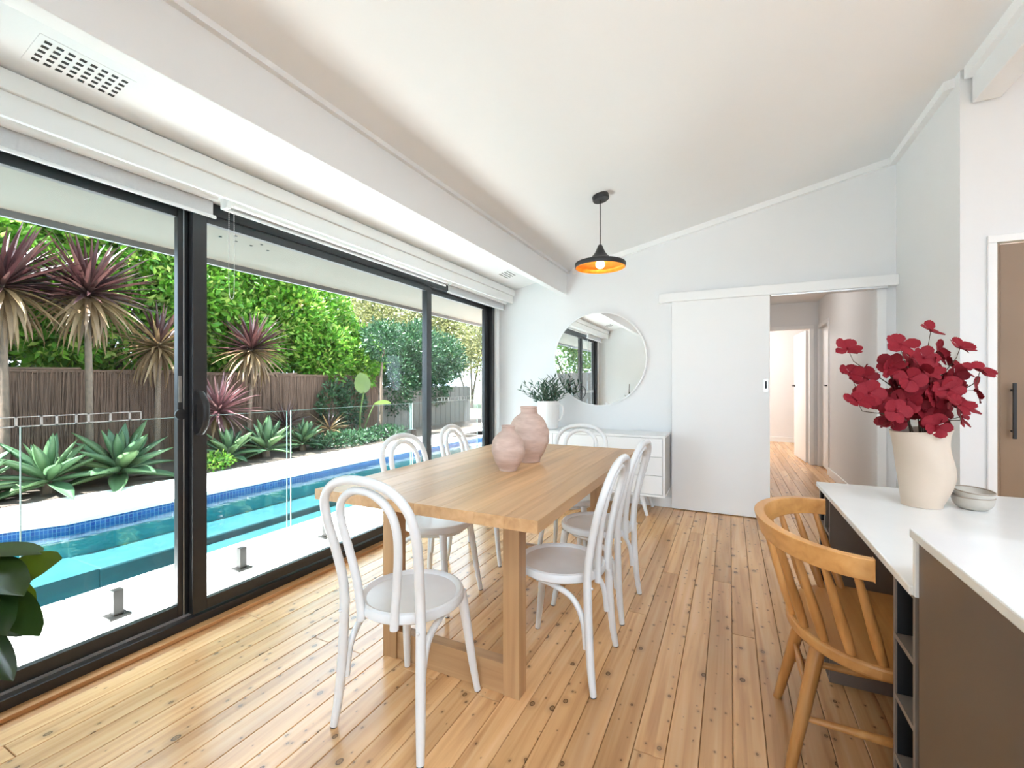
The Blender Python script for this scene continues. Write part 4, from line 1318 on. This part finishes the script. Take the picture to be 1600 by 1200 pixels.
for q, dd in lv:
    M = Matrix.Translation(q) @ frame_dir(dd, roll=random.uniform(-1, 1))
    n0 = len(mb.v)
    L = random.uniform(.055, .085)
    for p in ((0, 0, 0), (L * .45, L * .14, .004), (L, 0, -.006), (L * .45, -L * .14, .004)):
        mb.v.append(tuple(M @ Vector(p)))
    mb.f += [(n0, n0 + 1, n0 + 2), (n0, n0 + 2, n0 + 3)]
o = mb.build('leaves', 'leaf_grey_green', gs)
o['kind'] = 'stuff'
at = o.data.attributes.new('rnd', 'FLOAT', 'FACE')
at.data.foreach_set('value', np.repeat(RNG.random(len(lv)), 2).astype(np.float32) * .98)

# round mirror
mr = empty('round_mirror', (-1.225, FY, 1.46)); tag(mr, 'large round frameless-looking wall mirror with thin white rim', 'mirror')
o = MB().lathe([(.478, 0.0), (.478, .020), (.0001, .020)], 96).build('mirror_plate', 'mirror_glass', mr)
o.rotation_euler = (math.pi / 2, 0, 0)
o = MB().lathe([(.478, 0.0), (.490, 0.0), (.490, .026), (.478, .026), (.478, 0.0)], 96, cap=False).build('rim', 'white_gloss', mr, smooth=True)
o.rotation_euler = (math.pi / 2, 0, 0)

# ------------------------------------------------------------------ pendant lamp
px, py_ = -0.845, 3.206
pz = ceil_z(px)
pd = empty('pendant_lamp', (px, py_, 2.045)); tag(pd, 'black trumpet pendant lamp with hammered gold inside', 'lamp')
cn = MB().lathe([(.0001, -.034), (.056, -.034), (.060, -.028), (.060, 0.0), (.0001, 0)], 32).build('ceiling_cup', 'black_metal', pd, smooth=True)
cn.location = (0, 0, pz - 2.045)
cn.rotation_euler = (0, -SL, 0)
MB().tube([(0, 0, .135), (0, 0, pz - 2.045 - .02)], .004, 8).build('cord', 'black_metal', pd)
sh = catmull([(.012, 0, .165), (.020, 0, .150), (.030, 0, .125), (.048, 0, .095), (.085, 0, .062), (.135, 0, .044), (.172, 0, .036), (.182, 0, .026), (.180, 0, .004), (.177, 0, 0)], 4)
ou = [(p.x, p.z) for p in sh]
MB().lathe([(.0002, .166)] + ou, 56, cap=False).build('shade', 'black_metal', pd, smooth=True)
MB().lathe([(max(.004, r - .0035), z - .003) for r, z in ou[:-3]] + [(.1765, 0.0)], 56, cap=False).build('gold_lining', 'gold_leaf', pd, smooth=True)
MB().lathe([(.014, .11), (.014, .085), (.012, .08)], 14).build('lamp_holder', 'black_metal', pd)
bl = MB().lathe([(.012, .082), (.020, .056), (.032, .030), (.031, .010), (.018, -.004), (.0001, -.008)], 20).build('bulb', 'bulb_glow', pd, smooth=True)
ld = bpy.data.lights.new('pendant_light', 'POINT')
ld.energy = 0.22
ld.color = (1.0, 0.62, 0.28)
ld.shadow_soft_size = 0.015
lo = bpy.data.objects.new('bulb_light', ld)
lo.parent = pd
lo.location = (0, 0, -.03)
C.objects.link(lo)

# ------------------------------------------------------------------ kitchen peninsula
KX = 0.35
tag(MB().box(KX, 1.25, 0.742, 1.32, 2.41, 0.762).build('desk_worktop', 'stone_top', None, bevel=0.003), 'lower white stone worktop carrying the vase and bowls', 'worktop')
ht = empty('bench_worktop', (KX, 0, 0.869)); tag(ht, 'higher white stone worktop at the right edge', 'worktop')
MB().box(0, -0.6, 0, .97, 1.25, 0.02).build('slab', 'stone_top', ht, bevel=0.003)
MB().box(0.006, 1.238, -0.126, .97, 1.25, 0.0).build('end_return', 'stone_top', ht, bevel=0.002)
kc = empty('bench_cabinet', (KX + .012, -0.6, 0)); tag(kc, 'taupe panelled kitchen bench cabinet under the higher worktop', 'cabinet')
MB().box(0.0, 0, 0.0, 0.02, 1.836, 0.868).build('side_panel', 'cabinet_taupe', kc, bevel=0.002)
MB().box(0.022, 0.0, 0.0, 0.93, 1.836, 0.868).build('body', 'cabinet_taupe', kc)

def rack(y0, y1, n, label, cols=1, ztop=0.741):
    t_ = empty('wine_rack', (KX + .012, y0, 0)); tag(t_, label, 'wine rack', 'open racks under the lower worktop')
    L = y1 - y0
    D = .40
    e = .012
    for c in range(cols + 1):
        y = (L - e) * c / cols
        MB().box(0, y, 0.0, D, y + e, ztop).build('upright', 'rack_edge', t_)
    for k in range(n + 1):
        z = (ztop - e) * k / n
        for c in range(cols):
            ya = (L - e) * c / cols + e
            yb = (L - e) * (c + 1) / cols
            MB().box(0.0, ya, z, D, yb, z + e).build('shelf', 'rack_edge', t_)
    MB().box(D, 0, 0, D + .01, L, ztop).build('back_panel', 'rack_black', t_)
    MB().box(0.004, e, 0.0, D, e + .002, ztop).build('liner', 'rack_black', t_)
    MB().box(0.004, L - e - .002, 0.0, D, L - e, ztop).build('liner', 'rack_black', t_)
rack(1.257, 1.40, 5, 'single column open wine rack beside the taupe cabinet')
rack(2.18, 2.405, 5, 'two column open wine rack at the far end of the lower worktop', cols=2)
kp = tag(MB().box(.80, 1.402, 0.0, .82, 2.178, 0.741).build('kneehole_panel', 'rack_black', None), 'black back panel of the knee space behind the wooden chair', 'panel')

# ------------------------------------------------------------------ wooden armchair at the desk
wc = empty('wooden_armchair', (0.37, 1.805, 0)); tag(wc, 'honey coloured wooden spindle-back armchair at the worktop', 'chair')
# seat: rounded at the back (local -x), straight at the front
sp_ = []
for k in range(25):
    a_ = math.pi / 2 + math.pi * k / 24
    sp_.append((0.03 + .225 * math.cos(a_) * (1.0), .285 * math.sin(a_)))
sp_ += [(.24, -.265), (.262, -.22), (.27, 0), (.262, .22), (.24, .265)]
MB().prism(sp_, .395, .432).build('seat', 'honey_wood', wc, bevel=0.008)
# crest rail
def arcp(t_, rx, ry, cx):
    return (cx - rx * math.sin(t_), -ry * math.cos(t_))
cr = MB()
N = 36
cxr, rx, ry = -0.03, .228, .335
z0r, z1r = .684, .742
for k in range(N + 1):
    t_ = math.pi * k / N
    x_, y_ = arcp(t_, rx, ry, cxr)
    n_ = Vector((-math.sin(t_) / rx, -math.cos(t_) / ry, 0)).normalized()
    w = .012 + .004 * math.sin(t_)
    rise = .012 * math.sin(t_)
    lean = n_ * (.018 * math.sin(t_))
    top = z1r + rise
    bot = z0r + rise - .006 * math.sin(t_)
    for (s_, z, l_) in ((-1, bot, 0), (1, bot, 0), (1, top, 1), (-1, top, 1)):
        cr.v.append((x_ + n_.x * w * s_ + lean.x * l_, y_ + n_.y * w * s_ + lean.y * l_, z))
for k in range(N):
    for j in range(4):
        a_ = k * 4
        cr.f.append((a_ + j, a_ + (j + 1) % 4, a_ + 4 + (j + 1) % 4, a_ + 4 + j))
cr.f += [(0, 1, 2, 3), tuple(N * 4 + j for j in (3, 2, 1, 0))]
cr.build('crest_rail', 'honey_wood', wc, bevel=0.0025)
for k, t_ in enumerate(np.linspace(math.pi * .05, math.pi * .95, 10)):
    x1_, y1_ = arcp(t_, rx, ry, cxr)
    x0_, y0_ = 0.045 - .225 * math.sin(t_), -.262 * math.cos(t_)
    p0, p1 = Vector((x0_, y0_, .428)), Vector((x1_, y1_, z0r + .012))
    MB().tube([p0, p0.lerp(p1, .3), p0.lerp(p1, .75), p1], [.0125, .0155, .0115, .009], 10).build('spindle', 'honey_upright', wc, smooth=True)
for (x_, y_, sx, sy) in ((-.205, -.19, -1, -1), (-.205, .187, -1, 1), (.25, -.20, 1, -1), (.25, .20, 1, 1)):
    top = (x_ - sx * .085 if sx < 0 else x_ - .06, y_ - sy * .055, .398)
    MB().tube([(x_, y_, 0), Vector((x_, y_, 0)).lerp(Vector(top), .5), top], [.0145, .0195, .0225], 12).build('leg', 'honey_upright', wc, smooth=True)
for s_ in (-1, 1):
    MB().tube([(-.165, s_ * .165, .17), (.03, s_ * .172, .17), (.222, s_ * .175, .17)], [.009, .0135, .009], 10).build('stretcher', 'honey_wood', wc, smooth=True)
MB().tube([(-.150, -.155, .24), (-.150, 0, .24), (-.150, .155, .24)], [.008, .0125, .008], 10).build('stretcher', 'honey_wood', wc, smooth=True)

# ------------------------------------------------------------------ vase with red flowers, bowls
vz = 0.762
vx, vy = 0.627, 2.10
cv = empty('cream_vase', (vx, vy, vz)); tag(cv, 'wavy cream ceramic vase holding the red flowers', 'vase')
def wv(p, a_, z):
    h = z / .275
    bulge = .006 * math.sin(a_ * 2 + 5.5 * h) * math.sin(math.pi * min(1, h))
    k = 1 + bulge / .1
    return (p[0] * k + .008 * math.sin(6 * h - .6), p[1] * k, p[2] + (.008 * math.cos(a_ - .3) if h > .9 else 0))
pp = catmull([(.0001, 0, 0), (.053, 0, 0), (.058, 0, .008), (.068, 0, .05), (.075, 0, .10), (.078, 0, .15), (.079, 0, .20), (.083, 0, .25), (.088, 0, .272), (.083, 0, .271), (.075, 0, .24), (.072, 0, .18), (.0001, 0, .16)], 4)
MB().lathe([(max(.0002, p.x), p.z) for p in pp], 48, warp=wv).build('body', 'cream_ceramic', cv, smooth=True)

# petals
def petal_mesh(w, cup):
    mb = MB()
    rows = [(0, .10), (.25, .55), (.55, 1.0), (.82, .85), (1.0, .35)]
    for t_, ww_ in rows:
        for s_ in (-1, -.5, 0, .5, 1):
            mb.v.append((t_, s_ * ww_ * w / 2, cup * t_ * t_ * .35 - .10 * (s_ * s_) * cup - .05 * math.sin(s_ * 5 + t_ * 4)))
    for i in range(4):
        for j in range(4):
            a_ = i * 5 + j
            mb.f.append((a_, a_ + 1, a_ + 6, a_ + 5))
    return mb.mesh('petal', 'petal_red', True)
PET = [petal_mesh(.95, .5), petal_mesh(1.05, .1), petal_mesh(.85, -.5)]
CENT = MB().lathe([(.0001, -.004), (.006, 0), (.005, .007), (.0001, .010)], 8).mesh('flower', 'petal_red', True)
stems = [  # tip offset from the vase mouth (x along the worktop, y, z) as seen in the bouquet
    (-.235, .03, .315, 'far left drooping spray of red flowers'), (-.12, -.05, .33, 'upper left spray of red flowers'),
    (-.25, -.03, .09, 'lower left spray of red flowers beside the rim'), (-.22, .04, .20, 'left spray of red flowers below the drooping one'), (-.02, -.04, .22, 'middle spray of red flowers'),
    (.09, .05, .40, 'tallest spray of red flowers at upper right'), (.19, .02, .33, 'right spray of red flowers reaching outward'),
    (.15, -.08, .22, 'front right spray of red flowers'), (.03, .07, .28, 'spray of red flowers hidden in the middle behind'),
    (.22, .05, .22, 'lowest right spray of red flowers'), (.02, -.12, .06, 'front spray of red flowers hanging over the vase rim')]
CR = Vector((math.cos(math.atan2(340, 700)), math.sin(math.atan2(340, 700)), 0))   # across the bouquet
CF = Vector((-CR.y, CR.x, 0))
for i, (dx, dy, dz, lab) in enumerate(stems):
    t_ = empty('flower_spray', (vx, vy, vz + .17)); tag(t_, lab, 'flower', 'red artificial flower sprays in the cream vase')
    tipv = CR * dx * (.97 if dx < 0 else .74) + CF * dy + Vector((0, 0, .10 + dz * .80))
    mid = tipv * .45 + Vector((0, 0, .06)) - CR * dx * .16
    base_ = CR * dx * .12 + CF * dy * .12 + Vector((0, 0, 0.0))
    path = catmull([base_, mid, tipv], 8)
    MB().tube(path, [.0026, .0014], 6).build('stem', 'stem_brown', t_, smooth=True)
    nf = 8 if dz > .1 else 4
    for k in range(nf):
        f = .46 + .54 * k / (nf - 1) if dz > .1 else .6 + .4 * k / (nf - 1)
        p = path[min(len(path) - 1, int(f * (len(path) - 1)))]
        az = k * 2.3 + i
        side = (CR * math.cos(az) + CF * math.sin(az) * .8 + Vector((0, 0, .35 * math.sin(az * 1.7))))
        if k == nf - 1:
            side = Vector((0, 0, .5)) + CR * dx
        q = p + side.normalized() * random.uniform(.028, .05)
        MB().tube([p, q], .0011, 4, cap=False).build('stalk', 'stem_brown', t_)
        nrm = (side.normalized() + Vector((0, 0, .3)) - CF * 1.1 + Vector((random.uniform(-.3, .3), random.uniform(-.3, .3), random.uniform(-.2, .3)))).normalized()
        Mf = Matrix.Translation(q) @ nrm.to_track_quat('Z', 'Y').to_matrix().to_4x4()
        fl = inst('flower', CENT, t_, Mf)
        sc_ = random.uniform(.036, .048)
        for j in range(5):
            a_ = j * 2 * math.pi / 5 + random.uniform(-.2, .2)
            Mp = Matrix.Rotation(a_, 4, 'Z') @ Matrix.Translation((.003, 0, .002)) @ Matrix.Rotation(-random.uniform(.0, .5), 4, 'Y') @ Matrix.Scale(sc_ * random.uniform(.9, 1.1), 4)
            inst('petal', random.choice(PET), fl, Mp)

def bowl(z, r, h, tilt, label):
    t_ = empty('bowl', (0.767, 2.12, z)); tag(t_, label, 'bowl', 'two stacked stoneware bowls')
    t_.rotation_euler = (tilt, tilt * .6, 0)
    pp_ = catmull([(.0001, 0, 0), (r * .5, 0, 0), (r * .72, 0, h * .12), (r * .93, 0, h * .45), (r, 0, h), (r * .965, 0, h), (r * .88, 0, h * .5), (r * .6, 0, h * .2), (.0001, 0, h * .14)], 4)
    MB().lathe([(max(.0002, p.x), max(0, p.z)) for p in pp_], 40).build('body', 'stoneware', t_, smooth=True)
    MB().tube([(r * .982 * math.cos(a_), r * .982 * math.sin(a_), h) for a_ in np.linspace(0, 2 * math.pi, 41)], .0022, 6, cap=False).build('rim', 'stoneware_rim', t_, smooth=True)
bowl(vz, .056, .045, 0.0, 'lower of two stacked stoneware bowls, resting on the worktop')
bowl(vz + .024, .054, .042, math.radians(5), 'upper of two stacked stoneware bowls, sitting tilted in the other')

# ------------------------------------------------------------------ rubber plant at the left edge
rp = empty('rubber_plant', (-1.75, 0.33, 0)); tag(rp, 'rubber plant with broad glossy leaves cut by the left edge', 'plant')
pot = MB().lathe([(.0001, 0), (.085, 0), (.095, .02), (.115, .28), (.12, .30), (.105, .30), (.10, .26), (.0001, .25)], 32).build('pot', 'pot_grey', rp, smooth=True)
MB().tube(catmull([(0, 0, .2), (.01, .01, .5), (-.01, 0, .85), (0, 0, 1.2)], 6), [.013, .007], 8).build('stem', 'stem_brown', rp, smooth=True)
RL = [rubber_leaf(.36, .2, .15), rubber_leaf(.38, .35, .5), rubber_leaf(.34, .1, 0.0, 'leaf_backlit')]
def ray(pxx, pyy, d):
    f_ = Vector((-.43694, .89949, 0)); r_ = Vector((.89949, .43694, 0))
    return Vector((0, 0, 1.2)) + f_ * d + r_ * ((pxx - 800) / 700 * d) + Vector((0, 0, 1)) * ((600 - pyy) / 700 * d)
# (tip of the stalk, tip of the leaf, depths, mesh, how far the blade faces the room rather than the ceiling)
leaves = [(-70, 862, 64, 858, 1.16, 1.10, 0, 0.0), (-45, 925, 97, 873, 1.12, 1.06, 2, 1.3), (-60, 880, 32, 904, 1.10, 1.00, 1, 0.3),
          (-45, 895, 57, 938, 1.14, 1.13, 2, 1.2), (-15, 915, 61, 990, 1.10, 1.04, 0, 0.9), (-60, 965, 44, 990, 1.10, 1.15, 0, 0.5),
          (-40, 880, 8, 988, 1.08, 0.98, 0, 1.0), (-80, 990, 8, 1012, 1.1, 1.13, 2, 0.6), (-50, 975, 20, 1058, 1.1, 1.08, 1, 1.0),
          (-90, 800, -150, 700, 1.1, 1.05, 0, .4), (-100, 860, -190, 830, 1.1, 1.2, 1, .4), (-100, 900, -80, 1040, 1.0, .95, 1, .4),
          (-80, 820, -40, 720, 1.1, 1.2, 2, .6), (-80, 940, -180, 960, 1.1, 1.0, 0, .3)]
RP = Vector((-1.75, .33, 0))
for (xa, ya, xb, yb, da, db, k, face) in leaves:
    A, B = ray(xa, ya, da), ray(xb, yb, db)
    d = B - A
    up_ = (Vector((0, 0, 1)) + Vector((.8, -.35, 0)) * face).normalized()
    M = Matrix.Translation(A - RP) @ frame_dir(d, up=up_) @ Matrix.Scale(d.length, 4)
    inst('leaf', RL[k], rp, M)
    st = Vector((-1.75, .33, max(.45, min(1.15, A.z - .03))))
    MB().tube([st - RP, A - RP], .004, 6).build('petiole', 'stem_brown', rp, smooth=True)
